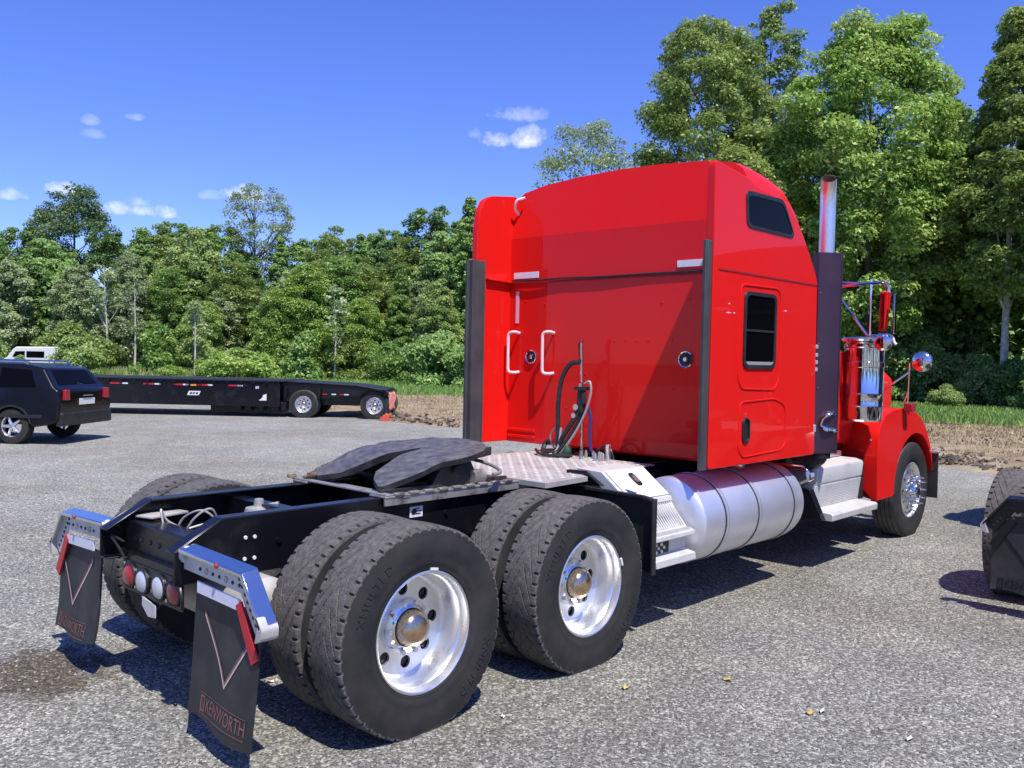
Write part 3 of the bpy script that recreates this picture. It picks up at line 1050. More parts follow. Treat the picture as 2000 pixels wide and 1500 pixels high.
def drive_tyre_mesh():
    P = 54
    N = P * 12
    half = [0.0] + [0.0035 + 0.0036 * i for i in range(25)] + [0.0925, 0.0935, 0.100, 0.108, 0.116]
    ws = [-w for w in reversed(half[1:])] + half
    side = [(0.1215, 0.5085), (0.126, 0.499), (0.1265, 0.485), (0.130, 0.470), (0.134, 0.445), (0.1365, 0.420), (0.1365, 0.400), (0.134, 0.375), (0.131, 0.350), (0.1315, 0.345), (0.127, 0.325), (0.120, 0.312), (0.1205, 0.306), (0.112, 0.299), (0.104, 0.290)]
    th = np.arange(N) * 2 * pi / N
    cols = []
    for w, r in reversed(side):
        cols.append((-w, np.full(N, r), 1))
    for w in ws:
        aw = abs(w)
        base = TR - 0.004 * (aw / 0.116) ** 2
        d = np.zeros(N)
        ph = np.mod(th * P / (2 * pi) + (0.5 if w > 0 else 0.0), 1.0)
        if aw > 0.093:
            d = np.maximum(d, np.where(ph < 0.20, 0.013, 0.0))
        if 0.010 <= aw <= 0.0925:                       # slanting cuts that lean forwards to the middle
            q = np.mod(th * (P / 2) / (2 * pi) + aw * 19.0 + (0.35 if w > 0 else 0.0), 1.0)
            d = np.maximum(d, np.where(q < 0.075, 0.009, 0.0))
        cols.append((w, base - d, 0))
    for w, r in side:
        cols.append((w, np.full(N, r), 1))
    K = len(cols)
    vs = np.zeros((K, N, 3))
    for k, (w, r, _) in enumerate(cols):
        rr = r.copy()
        if 0.12 < abs(w) < 0.1262 and rr[0] > 0.48:    # lugs run over the shoulder
            ph = np.mod(th * P / (2 * pi) + (0.5 if w > 0 else 0.0), 1.0)
            rr = rr - np.where(ph < 0.20, 0.008, 0.0)
        vs[k, :, 0] = rr * np.sin(th)
        vs[k, :, 1] = w
        vs[k, :, 2] = rr * np.cos(th)
    mb = MB()
    fs, mi = [], []
    for k in range(K - 1):
        m = 0 if (cols[k][2] == 0 or cols[k + 1][2] == 0) else 1
        if abs(cols[k][0]) > 0.12 and cols[k][1][0] > 0.49 and abs(cols[k + 1][0]) > 0.115:
            m = 0
        for i in range(N):
            j = (i + 1) % N
            fs.append((k * N + i, k * N + j, (k + 1) * N + j, (k + 1) * N + i))
            mi.append(m)
    mb.v = [squash(*p) for p in vs.reshape(-1, 3)]
    mb.f, mb.m = fs, mi
    # raised writing on the outer (-y) sidewall
    for body, start in (('XMULTI D', 306), ('XMULTI D', 126)):
        tv, tf = text_mesh(body, 0.062, 0.003, 1.15)
        out = []
        for (x, y, z) in tv:
            r = 0.418 + y
            a = radians(start) + x / 0.418
            # clockwise angle seen from outside (-y side), 0 = up
            out.append((r * sin(a), -0.1358 - z, r * cos(a)))
        mb.add(out, tf, 1)
    return mb.mesh('tyre', [M['tread'], M['sidewall']], 40)


def steer_tyre_mesh():
    prof = [(-0.104, 0.290), (-0.120, 0.308), (-0.131, 0.345), (-0.137, 0.41), (-0.133, 0.46), (-0.124, 0.497), (-0.115, 0.509)]
    tread = []
    for a, b in ((-0.112, -0.075), (-0.065, -0.028), (-0.018, 0.018), (0.028, 0.065), (0.075, 0.112)):
        tread += [(a - 0.001, 0.500), (a, 0.5125), (b, 0.5125), (b + 0.001, 0.500)]
    prof = prof + tread + [(-p, r) for p, r in reversed(prof)]
    mb = MB().lathe(prof, n=96)
    mb.m = []
    for k in range(len(prof) - 1):
        mm = 0 if 6 <= k < len(prof) - 8 else 1
        mb.m += [mm] * 96
    mb.xform(squash)
    return mb.mesh('tyre', [M['tread'], M['sidewall']], 35)


def disc_with_holes(mb, r0, r1, rh, rad, y_of, n=10, k=20, depth=0.014, mi=0, turn=0.0):
    """flat wheel disc between radii r0 and r1 with n hand holes of radius rad at rh; y_of(r) gives the dish"""
    for s in range(n):
        a0, a1 = 2 * pi * s / n, 2 * pi * (s + 1) / n
        am = (a0 + a1) / 2
        c = Vector((rh * sin(am), rh * cos(am)))
        hole, outer = [], []
        for i in range(k):
            q = 2 * pi * i / k
            d = Vector((sin(q), cos(q)))
            hole.append(c + d * rad)
            # walk out to the sector boundary
            lo, hi = rad, 0.4
            for _ in range(22):
                m = (lo + hi) / 2
                p = c + d * m
                r, a = p.length, atan2(p.x, p.y) % (2 * pi)
                if s == n - 1 and a < 0.5:
                    a += 2 * pi
                if r0 <= r <= r1 and a0 <= a <= a1:
                    lo = m
                else:
                    hi = m
            outer.append(c + d * lo)
        # corners of the sector snap the closest boundary point
        for cr, ca in ((r0, a0), (r0, a1), (r1, a0), (r1, a1)):
            cp = Vector((cr * sin(ca), cr * cos(ca)))
            j = min(range(k), key=lambda i: (outer[i] - cp).length)
            outer[j] = cp
        # extra ring keeps the disc round
        ct, st_ = cos(turn), sin(turn)
        tw = lambda p: Vector((p.x * ct + p.y * st_, -p.x * st_ + p.y * ct))
        outer, hole = [tw(p) for p in outer], [tw(p) for p in hole]
        vs = [(p.x, y_of(p.length), p.y) for p in outer] + [(p.x, y_of(p.length), p.y) for p in hole] + [(p.x, y_of(p.length) + depth, p.y) for p in hole]
        fs = []
        for i in range(k):
            j = (i + 1) % k
            fs += [(i, j, k + j, k + i), (k + i, k + j, 2 * k + j, 2 * k + i)]
        mb.add(vs, fs, mi)


def nut_ring(mb, r, y0, y1, rad, n=10, mi=0, tip=None):
    for i in range(n):
        a = 2 * pi * (i + 0.5) / n
        p = (r * sin(a), y0, r * cos(a))
        if tip:
            mb.tube([p, (p[0], y0 + (y1 - y0) * 0.35, p[2]), (p[0], y0 + (y1 - y0) * 0.4, p[2]), (p[0], y1, p[2])], [rad, rad, rad * 0.72, tip], 10, mi)
        else:
            mb.cyl(p, (p[0], y1, p[2]), rad, 6, mi=mi)


tyre_me = drive_tyre_mesh()
steer_me = steer_tyre_mesh()

# rims: y is the outward axis pointing to -y (outside of the truck's right flank)
mb = MB()
mb.lathe([(-0.118, 0.2985), (-0.121, 0.292), (-0.116, 0.285), (-0.098, 0.279), (-0.080, 0.277), (-0.068, 0.268), (-0.030, 0.262), (0.012, 0.258), (0.030, 0.252), (0.040, 0.240)], n=72)
mb.lathe([(-0.118, 0.2985), (-0.098, 0.296), (-0.095, 0.285), (-0.06, 0.272), (0.06, 0.270), (0.11, 0.30)], n=72)
disc_with_holes(mb, 0.137, 0.240, 0.184, 0.031, lambda r: 0.040, n=8, turn=radians(18.5))
mb.lathe([(0.040, 0.137), (0.034, 0.13), (0.034, 0.09)], n=48)
dual_rim_me = mb.mesh('wheel', M['alu'], 30, recalc=False)

mb = MB()
mb.lathe([(-0.118, 0.2985), (-0.121, 0.292), (-0.112, 0.285), (-0.085, 0.277), (-0.06, 0.262), (0.06, 0.262), (0.1, 0.29)], n=48)
mb.lathe([(0.06, 0.262), (0.06, 0.10)], n=48)
inner_rim_me = mb.mesh('wheel', M['black'], 30)

mb = MB()          # hub with axle cover and lug nut collar
mb.lathe([(0.036, 0.136), (0.020, 0.136), (0.008, 0.128), (0.002, 0.112)], n=48, mi=1)
mb.lathe([(0.004, 0.112), (-0.004, 0.100), (-0.006, 0.096)], n=48, mi=0)
nut_ring(mb, 0.124, 0.02, -0.012, 0.013, 10, 1)
mb.lathe([(-0.004, 0.090), (-0.044, 0.087), (-0.064, 0.076), (-0.080, 0.054), (-0.088, 0.028), (-0.090, 0.0)], n=48, mi=2)
hub_me = mb.mesh('hub_cap', [M['chrome'], M['alu'], M['tan_reflection']], 40)
mb = MB()
mb.prism([(0.30 * sin(radians(a_)), 0.30 * cos(radians(a_))) for a_ in (4, 7, 10, 13)] + [(0.312 * sin(radians(a_)), 0.312 * cos(radians(a_))) for a_ in (13, 10, 7, 4)], -0.128, -0.116, 'y')
weight_me = mb.mesh('wheel_weight', M['white_paint'], 30)

mb = MB()          # steer wheel: convex disc nearly flush with the lip
mb.lathe([(-0.118, 0.2985), (-0.121, 0.292), (-0.112, 0.284), (-0.082, 0.276), (-0.070, 0.262), (-0.085, 0.245), (-0.098, 0.235)], n=72)
mb.lathe([(-0.118, 0.2985), (-0.09, 0.29), (-0.05, 0.272), (0.06, 0.270), (0.11, 0.30)], n=72)
disc_with_holes(mb, 0.145, 0.235, 0.195, 0.0235, lambda r: -0.098 - 0.02 * (0.235 - r) / 0.09)
mb.lathe([(-0.118, 0.145), (-0.124, 0.14), (-0.126, 0.09)], n=48)
steer_rim_me = mb.mesh('wheel', M['alu'], 30, recalc=False)
mb = MB()
mb.lathe([(-0.125, 0.100), (-0.165, 0.095), (-0.195, 0.080), (-0.205, 0.05), (-0.208, 0.0)], n=40)
hubs_me = mb.mesh('hub_cap', M['chrome'], 40)
mb = MB()
nut_ring(mb, 0.143, -0.118, -0.235, 0.0175, 10, 0, 0.007)
spike_me = mb.mesh('lug_nut_cover', M['chrome'], 40)
mb = MB().lathe([(0.03, 0.262), (0.03, 0.0)], n=32)
drum_me = mb.mesh('brake_drum', M['black'], 30)


AX = 0.4875
RIMY = 1.249 - 0.121           # centre plane of an outer drive wheel


def dual(truck, x, side, spin=0.0):
    """outer and inner wheel of one axle end; side -1 = right flank"""
    rot = 0.0 if side < 0 else pi
    w = obj('wheel', dual_rim_me, truck, (x, side * RIMY, AX), rot)
    t = obj('tyre', tyre_me, w)
    obj('hub_cap', hub_me, w, (0, 0, 0))
    wt_ = obj('wheel_weight', weight_me, w)
    wt_.rotation_euler = (0, 0.0 if x < 0.5 else radians(62), 0)
    obj('brake_drum', drum_me, w, (0, 0.03, 0))
    # inner wheel stands 0.335 m further in, turned inside out
    w2 = obj('inner_wheel', inner_rim_me, truck, (x, side * (RIMY - 0.335), AX), rot + pi)
    t2 = obj('tyre', tyre_me, w2)
    return w


truck = empty('semi_truck', (0, 0, 0))
tag(truck, 'red sleeper semi truck without trailer, parked on gravel, rear wheels toward the viewer', 'truck', 'semi trucks on the gravel lot')
TAND = 1.298
for x in (0.0, TAND):
    for s in (-1, 1):
        dual(truck, x, s)
STX = 7.1125
for s in (-1, 1):
    w = obj('steer_wheel', steer_rim_me, truck, (STX, s * 0.945, 0.4935), 0.0 if s < 0 else pi)
    obj('tyre', steer_me, w)
    obj('hub_cap', hubs_me, w)
    obj('lug_nut_cover', spike_me, w)

# axles, hubs
for x in (0.0, TAND):
    mb = MB()
    mb.cyl((x, -0.78, AX), (x, 0.78, AX), 0.075, 16)
    mb.lathe([(-0.19, 0.0), (-0.19, 0.12), (-0.10, 0.205), (0.06, 0.215), (0.16, 0.16), (0.2, 0.09), (0.2, 0.0)], (x, 0.02, AX), 'x', 28)
    mb.build('drive_axle', M['dark_steel'], truck, bevel=0.006)
mb = MB().cyl((TAND - 0.15, 0.02, AX + 0.05), (5.2, 0.02, 0.70), 0.06, 14)
mb.cyl((0.2, 0.02, AX + 0.03), (TAND - 0.2, 0.02, AX + 0.05), 0.05, 14)
mb.build('drive_shaft', M['dark_steel'], truck)
for s in (-1, 1):
    mb = MB().cyl((STX, s * 0.30, 0.47), (STX, s * 0.88, 0.49), 0.06, 12)
    mb.build('front_axle', M['dark_steel'], truck)
    for x in (0.0, TAND):
        mb = MB()
        mb.lathe([(0.60, 0.0), (0.60, 0.13), (0.64, 0.155), (0.74, 0.155), (0.79, 0.12), (0.79, 0)], (x + 0.33, s * 0.56, 0), 'z', 24)
        mb.box(x - 0.5, x + 0.45, s * 0.56 - 0.05, s * 0.56 + 0.05, 0.52, 0.60)
        mb.build('suspension_airbag', M['black_plastic'], truck)
# aluminium air tank lying across under the frame
mb = MB().lathe([(-0.635, 0.0), (-0.63, 0.07), (-0.61, 0.12), (-0.57, 0.15), (0.46, 0.15), (0.50, 0.12), (0.52, 0.06), (0.52, 0)], (-0.455, 0, 0.555), 'y', 32)
mb.build('air_tank', M['dusty_alu'], truck)

# ================================================================== frame
def rail_poly():
    return [(-0.862, 0.700), (-0.862, 0.862), (-0.617, 0.998), (7.45, 0.998), (7.45, 0.70)]


for s in (-1, 1):
    mb = MB()
    y1, y0 = s * 0.428, s * 0.416
    mb.prism(rail_poly(), min(y0, y1), max(y0, y1), 'y')
    # flanges
    yi = s * 0.335
    a, b = min(yi, y0), max(yi, y0)
    mb.box(-0.617, 7.45, a, b, 0.988, 0.998)
    mb.prism([(-0.862, 0.852), (-0.862, 0.862), (-0.617, 0.998), (-0.617, 0.987)], a, b, 'y')
    mb.box(-0.862, 7.45, a, b, 0.70, 0.71)
    rail = mb.build('frame_rail', M['black'], truck, bevel=0.008, seg=2)
    # white bolt heads painted in for light seen through the web's holes
    for bx, bz in ((-0.49, 0.887), (-0.438, 0.885), (-0.494, 0.779), (-0.439, 0.778)):
        MB().lathe([(0, 0.0), (0, 0.0105), (0.005, 0.0095), (0.006, 0)] if s > 0 else [(0, 0.0), (0, 0.0105), (-0.005, 0.0095), (-0.006, 0)], (bx, y1, bz), 'y', 10).build('bolt', M['white_paint'], rail)
    for bx, bz in ((-0.62, 0.78), (-0.70, 0.76), (-0.30, 0.85), (-0.16, 0.76), (0.42, 0.9), (0.62, 0.9), (0.62, 0.8), (0.88, 0.86), (1.75, 0.8)):
        MB().lathe([(0, 0.0), (0, 0.017), (s * 0.012, 0.015), (s * 0.013, 0)], (bx, y1, bz), 'y', 8).build('bolt', M['black'], rail)
# paper tag and clips on the right rail between the tandem wheels
mb = MB().box(0.585, 0.685, -0.434, -0.430, 0.862, 0.925)
mb.build('id_plate', M['white_paint'], truck)
mb = MB()
for zz, w in ((0.91, 0.03), (0.895, 0.04), (0.88, 0.035)):
    mb.box(0.632, 0.632 + w, -0.4365, -0.4345, zz, zz + 0.006)
mb.lathe([(-0.4365, 0), (-0.4365, 0.014), (-0.4345, 0.014), (-0.4345, 0)], (0.610, 0, 0.892), 'y', 14)
mb.build('plate_print', M['black_plastic'], truck)

# crossmembers
mb = MB()
mb.box(-0.735, -0.722, -0.412, 0.412, 0.735, 0.893)
mb.box(-0.722, -0.60, -0.412, 0.412, 0.882, 0.893)
mb.box(-0.722, -0.62, -0.412, 0.412, 0.735, 0.745)
cm = mb.build('end_crossmember', M['black'], truck, bevel=0.006)
for yy in (-0.22, -0.12, 0.0, 0.10, 0.2):
    MB().lathe([(0, 0), (0, 0.014), (-0.008, 0.012), (-0.009, 0)], (-0.735, yy, 0.81), 'x', 8).build('bolt', M['black'], cm)
for x in (-0.12, 0.60, 1.5, 2.2, 3.2, 4.6):
    MB().prism([(x, 0.73), (x + 0.012, 0.73), (x + 0.012, 0.95), (x + 0.09, 0.95), (x + 0.09, 0.96), (x, 0.96)], -0.412, 0.412, 'y').build('crossmember', M['black'], truck, bevel=0.005)
# pale tow bracket seen just inside the left rail end, valve and wiring between the rails
mb = MB().prism([(-0.70, 0.36), (-0.64, 0.40), (-0.44, 0.40), (-0.42, 0.30), (-0.66, 0.24)], 0.905, 0.918, 'z')
mb.build('tow_bracket', M['dusty_alu'], truck, bevel=0.003)
mb = MB()
mb.lathe([(0.84, 0), (0.84, 0.075), (0.90, 0.085), (0.935, 0.075), (0.945, 0.03), (0.985, 0.025), (0.99, 0)], (-0.12, 0.06, 0), 'z', 24)
mb.cyl((-0.12, 0.06, 0.93), (-0.04, -0.02, 0.955), 0.018, 8)
mb.build('leveling_valve', M['cable'], truck)
for pts in ([(-0.60, 0.10, 0.84), (-0.57, 0.06, 0.93), (-0.52, -0.03, 0.975), (-0.46, -0.06, 0.93), (-0.42, -0.05, 0.85)], [(-0.62, -0.02, 0.84), (-0.58, -0.08, 0.95), (-0.50, -0.10, 0.99), (-0.44, -0.08, 0.90)],
            [(-0.63, 0.16, 0.86), (-0.63, 0.20, 0.96), (-0.60, 0.19, 0.90), (-0.55, 0.12, 0.86)], [(-0.6, 0.25, 0.80), (-0.3, 0.2, 0.86), (0.1, 0.24, 0.84), (0.5, 0.2, 0.88)]):
    MB().tube(smooth_path(pts, 6), 0.006, 6).build('wire', M['cable'], truck)

# ================================================================== tail lights
mb = MB()
mb.prism(rpoly([(-0.345, 0.54), (-0.345, 0.70), (0.335, 0.70), (0.335, 0.54), (0.12, 0.54), (0.06, 0.50), (-0.06, 0.50), (-0.12, 0.54)], 0.02, 3), -0.775, -0.768, 'x')
mb.box(-0.77, -0.73, -0.33, 0.33, 0.695, 0.738)
tp = mb.build('tail_light_panel', M['black'], truck, bevel=0.003)


def oval(cy, cz, ry, rz, x0, mat_, name, n=24):
    m_ = MB()
    m_.lathe([(0.0, 1.0), (-0.010, 0.99), (-0.020, 0.80), (-0.026, 0.45), (-0.028, 0)], (0, 0, 0), 'x', n)
    m_.xform(lambda x, y, z: (x0 + x, cy + y * ry, cz + z * rz))
    o = m_.build(name, mat_, tp)
    g = MB().lathe([(0.0, 1.20), (-0.012, 1.18), (-0.014, 1.02), (-0.004, 0.98)], (0, 0, 0), 'x', n)
    g.xform(lambda x, y, z: (x0 + x, cy + y * ry, cz + z * rz))
    g.build('lamp_grommet', M['black_plastic'], tp)


oval(0.237, 0.622, 0.062, 0.058, -0.776, M['red_lens'], 'brake_lamp')
oval(0.088, 0.616, 0.062, 0.058, -0.776, M['clear_lens'], 'reverse_lamp')
oval(-0.098, 0.620, 0.062, 0.058, -0.776, M['clear_lens'], 'reverse_lamp')
oval(-0.262, 0.624, 0.062, 0.058, -0.776, M['red_lens'], 'brake_lamp')
mb = MB()
for q, zz in ((0.16, 0.665), (0.02, 0.655), (-0.02, 0.59), (-0.17, 0.665), (0.30, 0.68), (-0.32, 0.68), (0.17, 0.575), (-0.18, 0.57)):
    MB().lathe([(0, 0), (0, 0.011), (-0.007, 0.010), (-0.008, 0)], (-0.775, q, zz), 'x', 8).build('panel_bolt', M['chrome'], tp)
# little tag lamp hanging under the panel, crumpled plate holder
mb = MB()
mb.prism([(0.07, 0.545), (-0.08, 0.525), (-0.08, 0.46), (0.0, 0.452), (0.07, 0.50)], -0.79, -0.783, 'x')
mb.build('license_plate_holder', M['alu_white'], tp, bevel=0.002)
MB().tube(smooth_path([(-0.78, -0.33, 0.69), (-0.82, -0.40, 0.70), (-0.83, -0.44, 0.64), (-0.81, -0.40, 0.58), (-0.78, -0.36, 0.57)], 6), 0.007, 6).build('wire', M['hose'], tp)
MB().tube(smooth_path([(-0.76, 0.36, 0.78), (-0.82, 0.38, 0.82), (-0.80, 0.33, 0.76), (-0.78, 0.30, 0.70), (-0.77, 0.32, 0.66)], 6), 0.007, 6).build('wire', M['hose'], tp)

# ================================================================== mud flaps on chrome hangers
for s in (-1, 1):
    x0 = -0.835
    # hanger outline of the top bar in (y, z): out along the top, then down the slanted end
    path = [(0.44, 0.885), (1.005, 0.868), (1.168, 0.664)]
    T = 0.105     # height of the web below the top edge

    def off(d):
        # outline parallel to the path, d inside
        (a, b, c) = [Vector(p) for p in path]
        n1 = Vector(((b - a).y, -(b - a).x)).normalized()
        n2 = Vector(((c - b).y, -(c - b).x)).normalized()
        if n1.y > 0:
            n1 = -n1
        if n2.x > 0:
            n2 = -n2
        A, C2 = a + n1 * d, c + n2 * d
        # meet
        d1, d2 = (b - a), (c - b)
        P1, P2 = a + n1 * d, b + n2 * d
        den = d1.x * d2.y - d1.y * d2.x
        t = ((P2 - P1).x * d2.y - (P2 - P1).y * d2.x) / den
        B = P1 + d1 * t
        return A, B, C2
    A0, B0, C0 = off(0)
    A1, B1, C1 = off(T)
    mb = MB()
    web = [(p.x * s, p.y) for p in (A0, B0, C0, C1, B1, A1)]
    mb.prism(web, x0 + 0.014, x0 + 0.020, 'x', 1)
    # top shell: 0.10 wide chrome strip along the two edges with a rolled rear lip
    A2, B2, C2 = off(0.012)
    A3, B3, C3 = off(0.018)
    shell = [(p.x * s, p.y) for p in (A0, B0, C0, C2, B2, A2)]
    mb.prism(shell, x0 - 0.012, x0 + 0.066, 'x', 0)
    lip = [(p.x * s, p.y) for p in (A0, B0, C0, C3, B3, A3)]
    mb.prism(lip, x0 - 0.016, x0 - 0.010, 'x', 0)
    mb.xform(lambda x, y, z: (x, y, z + (x - x0) * 0.22))
    hg = mb.build('mud_flap_hanger', [M['chrome'], M['alu_white']], truck, bevel=0.004)
    # clamp ring at the frame end, scuffed outer corner
    m_ = MB()
    m_.lathe([(-0.018, 0.0), (-0.018, 0.034), (-0.010, 0.042), (0.010, 0.042), (0.018, 0.034), (0.018, 0.0)], (x0 + 0.030, s * 0.447, 0.850), 'y', 24)
    m_.build('hanger_clamp', M['alu_white'], hg)
    dd_ = (C0 - B0).normalized()
    n_in = Vector((-dd_.y, dd_.x)) if (-dd_.y) < 0 else Vector((dd_.y, -dd_.x))
    Q = [B0.lerp(C0, 0.80) - n_in * 0.003, C0 + dd_ * 0.012 - n_in * 0.003, C0 + dd_ * 0.045 + n_in * 0.03, C0 + dd_ * 0.03 + n_in * 0.085, B0.lerp(C0, 0.93) + n_in * 0.016, B0.lerp(C0, 0.80) + n_in * 0.014]
    m_ = MB().prism(rpoly([(p.x * s, p.y) for p in Q], 0.012, 3), x0 - 0.016, x0 + 0.069, 'x')
    m_.build('end_plate', M['dusty_alu'], hg, bevel=0.006)
    # row of holes and bolts along the web
    for i in range(7):
        yy = 0.60 + i * 0.058
        zz = 0.868 - 0.052 - (yy - 0.44) * 0.03
        r_ = 0.016 if i in (1, 4) else 0.009
        MB().lathe([(0, 0), (0, r_), (-0.004, r_ * 0.9), (-0.0045, 0)], (x0 + 0.0135, s * yy, zz), 'x', 10).build('bolt' if i in (1, 4) else 'hole', M['worn_steel' if i in (1, 4) else 'black_plastic'], hg)
    for i in range(7):
        f = (i + 0.3) / 7
        p = B0.lerp(C0, f)
        MB().lathe([(0, 0), (0, 0.0095), (-0.004, 0.0085), (-0.0045, 0)], (x0 + 0.0135, s * (p.x - 0.062), p.y - 0.03), 'x', 8).build('hole', M['black_plastic'], hg)
    m_ = MB().lathe([(0, 0), (0, 0.014), (-0.008, 0.010), (-0.009, 0)], (x0 - 0.016, s * 0.80, 0.865), 'x', 10)
    m_.build('marker_lamp', M['red_lens'], hg)
    # flap: slightly wavy rubber sheet
    low = 0.135 if s < 0 else 0.185
    mb = MB()
    ny, nz = 14, 20
    pts = {}
    for sidei, xo in ((0, 0.0), (1, 0.011)):
        for i in range(ny + 1):
            for k in range(nz + 1):
                fy, fz = i / ny, k / nz
                yy = 0.535 + 0.565 * fy + 0.004 * sin(fz * 5)
                if fz > 0.55 and yy > 1.075:
                    pass
                zt = 0.70
                zz = zt + (low - zt) * fz
                if k == nz:
                    zz += 0.012 * sin(fy * 7 + (0 if s < 0 else 2)) - 0.035 * fy * (1 if s < 0 else 0.3)
                xx = x0 + 0.030 - 0.030 * fz + 0.015 * sin(fy * 5.5 + fz * 2.0 + s) * fz + xo - 0.02 * fz ** 4
                pts[sidei, i, k] = len(mb.v)
                mb.v.append((xx, s * yy, zz))
    for sidei in (0, 1):
        for i in range(ny):
            for k in range(nz):
                mb.f.append((pts[sidei, i, k], pts[sidei, i + 1, k], pts[sidei, i + 1, k + 1], pts[sidei, i, k + 1]))
                mb.m.append(0)
    for i in range(ny):
        for k in (0, nz):
            mb.f.append((pts[0, i, k], pts[0, i + 1, k], pts[1, i + 1, k], pts[1, i, k]))
            mb.m.append(0)
    for k in range(nz):
        for i in (0, ny):
            mb.f.append((pts[0, i, k], pts[0, i, k + 1], pts[1, i, k + 1], pts[1, i, k]))
            mb.m.append(0)
    fl = mb.build('mud_flap', M['flap'], truck)

    def flap_x(y, z):
        fy = (abs(y) - 0.535) / 0.565
        fz = (0.70 - z) / (0.70 - low)
        return x0 + 0.030 - 0.030 * fz + 0.015 * sin(fy * 5.5 + fz * 2.0 + s) * fz - 0.02 * fz ** 4
    # V-shaped print: white line with a red line inside it, bent to the sheet
    dz = 0.0 if s < 0 else 0.03
    for (w0, w1, mm, nm) in ((0.0, 0.011, M['white_print'], 'white_line'), (0.012, 0.024, M['red_print'], 'red_line')):
        m_ = MB()
        V = [(0.635, 0.60 + dz), (0.845, 0.315 + dz), (1.055, 0.575 + dz)]
        for (a, b) in ((V[0], V[1]), (V[2], V[1])):
            a, b = Vector(a), Vector(b)
            for k in range(10):
                p, q = a.lerp(b, k / 10), a.lerp(b, (k + 1) / 10)
                up = Vector((0, 1.4))
                quad = [p + up * w0, q + up * w0, q + up * w1, p + up * w1]
                m_.add([(flap_x(c.x, c.y) - 0.003, s * c.x, c.y) for c in quad], [(0, 1, 2, 3)])
        m_.build(nm, mm, fl, recalc=False, smooth=0)
    # framed lettering along the bottom
    zc = 0.205 + (0 if s < 0 else 0.035)
    m_ = MB()
    tv, tf = text_mesh('KENWORTH', 0.088, 0.0, 1.0)
    xs = [p[0] for p in tv]
    k = 0.36 / (max(xs) - min(xs))

    def put(vs, fs, dx=0.0):
        # seen from behind, +y is on the left: mirror so that the writing reads
        out = []
        for (a, b, c_) in vs:
            yy = s * 0.845 - (a + dx)
            zz = zc + b - 0.02 * (abs(yy) - 0.6)
            out.append((flap_x(yy, zz) - 0.0035, yy, zz))
        m_.add(out, fs)
    put([(a * k, b, c_) for a, b, c_ in tv], tf, 0.03)
    # emblem: upright shield with a bar
    put([(-0.205, -0.036, 0), (-0.165, -0.036, 0), (-0.165, 0.036, 0), (-0.205, 0.036, 0), (-0.197, -0.028, 0), (-0.173, -0.028, 0), (-0.173, 0.028, 0), (-0.197, 0.028, 0)], [(0, 1, 5, 4), (1, 2, 6, 5), (2, 3, 7, 6), (3, 0, 4, 7)])
    put([(-0.187, -0.028, 0), (-0.183, -0.028, 0), (-0.183, 0.028, 0), (-0.187, 0.028, 0)], [(0, 1, 2, 3)])
    for zz in (-0.045, 0.043):
        for q in range(10):
            a, b = -0.21 + q * 0.042, -0.21 + (q + 1) * 0.042
            put([(a, zz, 0), (b, zz, 0), (b, zz + 0.003, 0), (a, zz + 0.003, 0)], [(0, 1, 2, 3)])
    m_.build('lettering', M['red_print'], fl, recalc=False, smooth=0)
    # reflective strips
    m_ = MB().prism([(s * 0.585, 0.755), (s * 0.965, 0.740), (s * 0.935, 0.690), (s * 0.585, 0.700)], x0 + 0.006, x0 + 0.0135, 'x')
    m_.build('white_reflector', M['white_tape'], hg, bevel=0.001)
    m_ = MB().prism([(s * 0.935, 0.712), (s * 0.978, 0.738), (s * 1.118, 0.512), (s * 1.068, 0.478)], x0 + 0.002, x0 + 0.012, 'x')
    m_.build('red_reflector', M['red_tape'], hg, bevel=0.001)

# ================================================================== fifth wheel
FX = 0.985
outl = []
for i in range(27):
    a = radians(-108 + 216 * i / 26)
    outl.append((0.47 * cos(a), 0.47 * sin(a)))
left_tail = [(-0.30, 0.435), (-0.43, 0.390), (-0.53, 0.340), (-0.54, 0.305), (-0.47, 0.175), (-0.41, 0.118), (-0.27, 0.085), (-0.10, 0.042), (0.0, 0.028), (0.045, 0.015)]
outl = outl + left_tail + [(x, -y) for x, y in reversed(left_tail)]
bm = bmesh.new()
half_arc = [(0.47 * cos(radians(108 * i / 14)), 0.47 * sin(radians(108 * i / 14))) for i in range(15)]
for sg in (1, -1):
    hp = half_arc + left_tail + [(0.05, 0.0)]
    bm.faces.new([bm.verts.new((x, sg * y, 0)) for x, y in (hp if sg > 0 else reversed(hp))])
bmesh.ops.remove_doubles(bm, verts=bm.verts, dist=0.0005)
bmesh.ops.triangulate(bm, faces=bm.faces[:], ngon_method='EAR_CLIP')
for xc in np.arange(-0.52, 0.46, 0.06):
    bmesh.ops.bisect_plane(bm, geom=bm.verts[:] + bm.edges[:] + bm.faces[:], plane_co=(xc, 0, 0), plane_no=(1, 0, 0))
ext = bmesh.ops.extrude_face_region(bm, geom=bm.faces[:])
for g in ext['geom']:
    if isinstance(g, bmesh.types.BMVert):
        g.co.z -= 0.045


def fw_z(x):
    z = 1.207 + 0.115 * x
    if x < -0.18:
        z -= 0.24 * (-0.18 - x)
    return z


for v in bm.verts:
    r = v.co.xy.length
    v.co.z += fw_z(v.co.x) - (0.012 if (r > 0.455 and v.co.z > -0.01) else 0)
    v.co.x += FX
bmesh.ops.recalc_face_normals(bm, faces=bm.faces)
me = bpy.data.meshes.new('fifth_wheel')
bm.to_mesh(me)
bm.free()
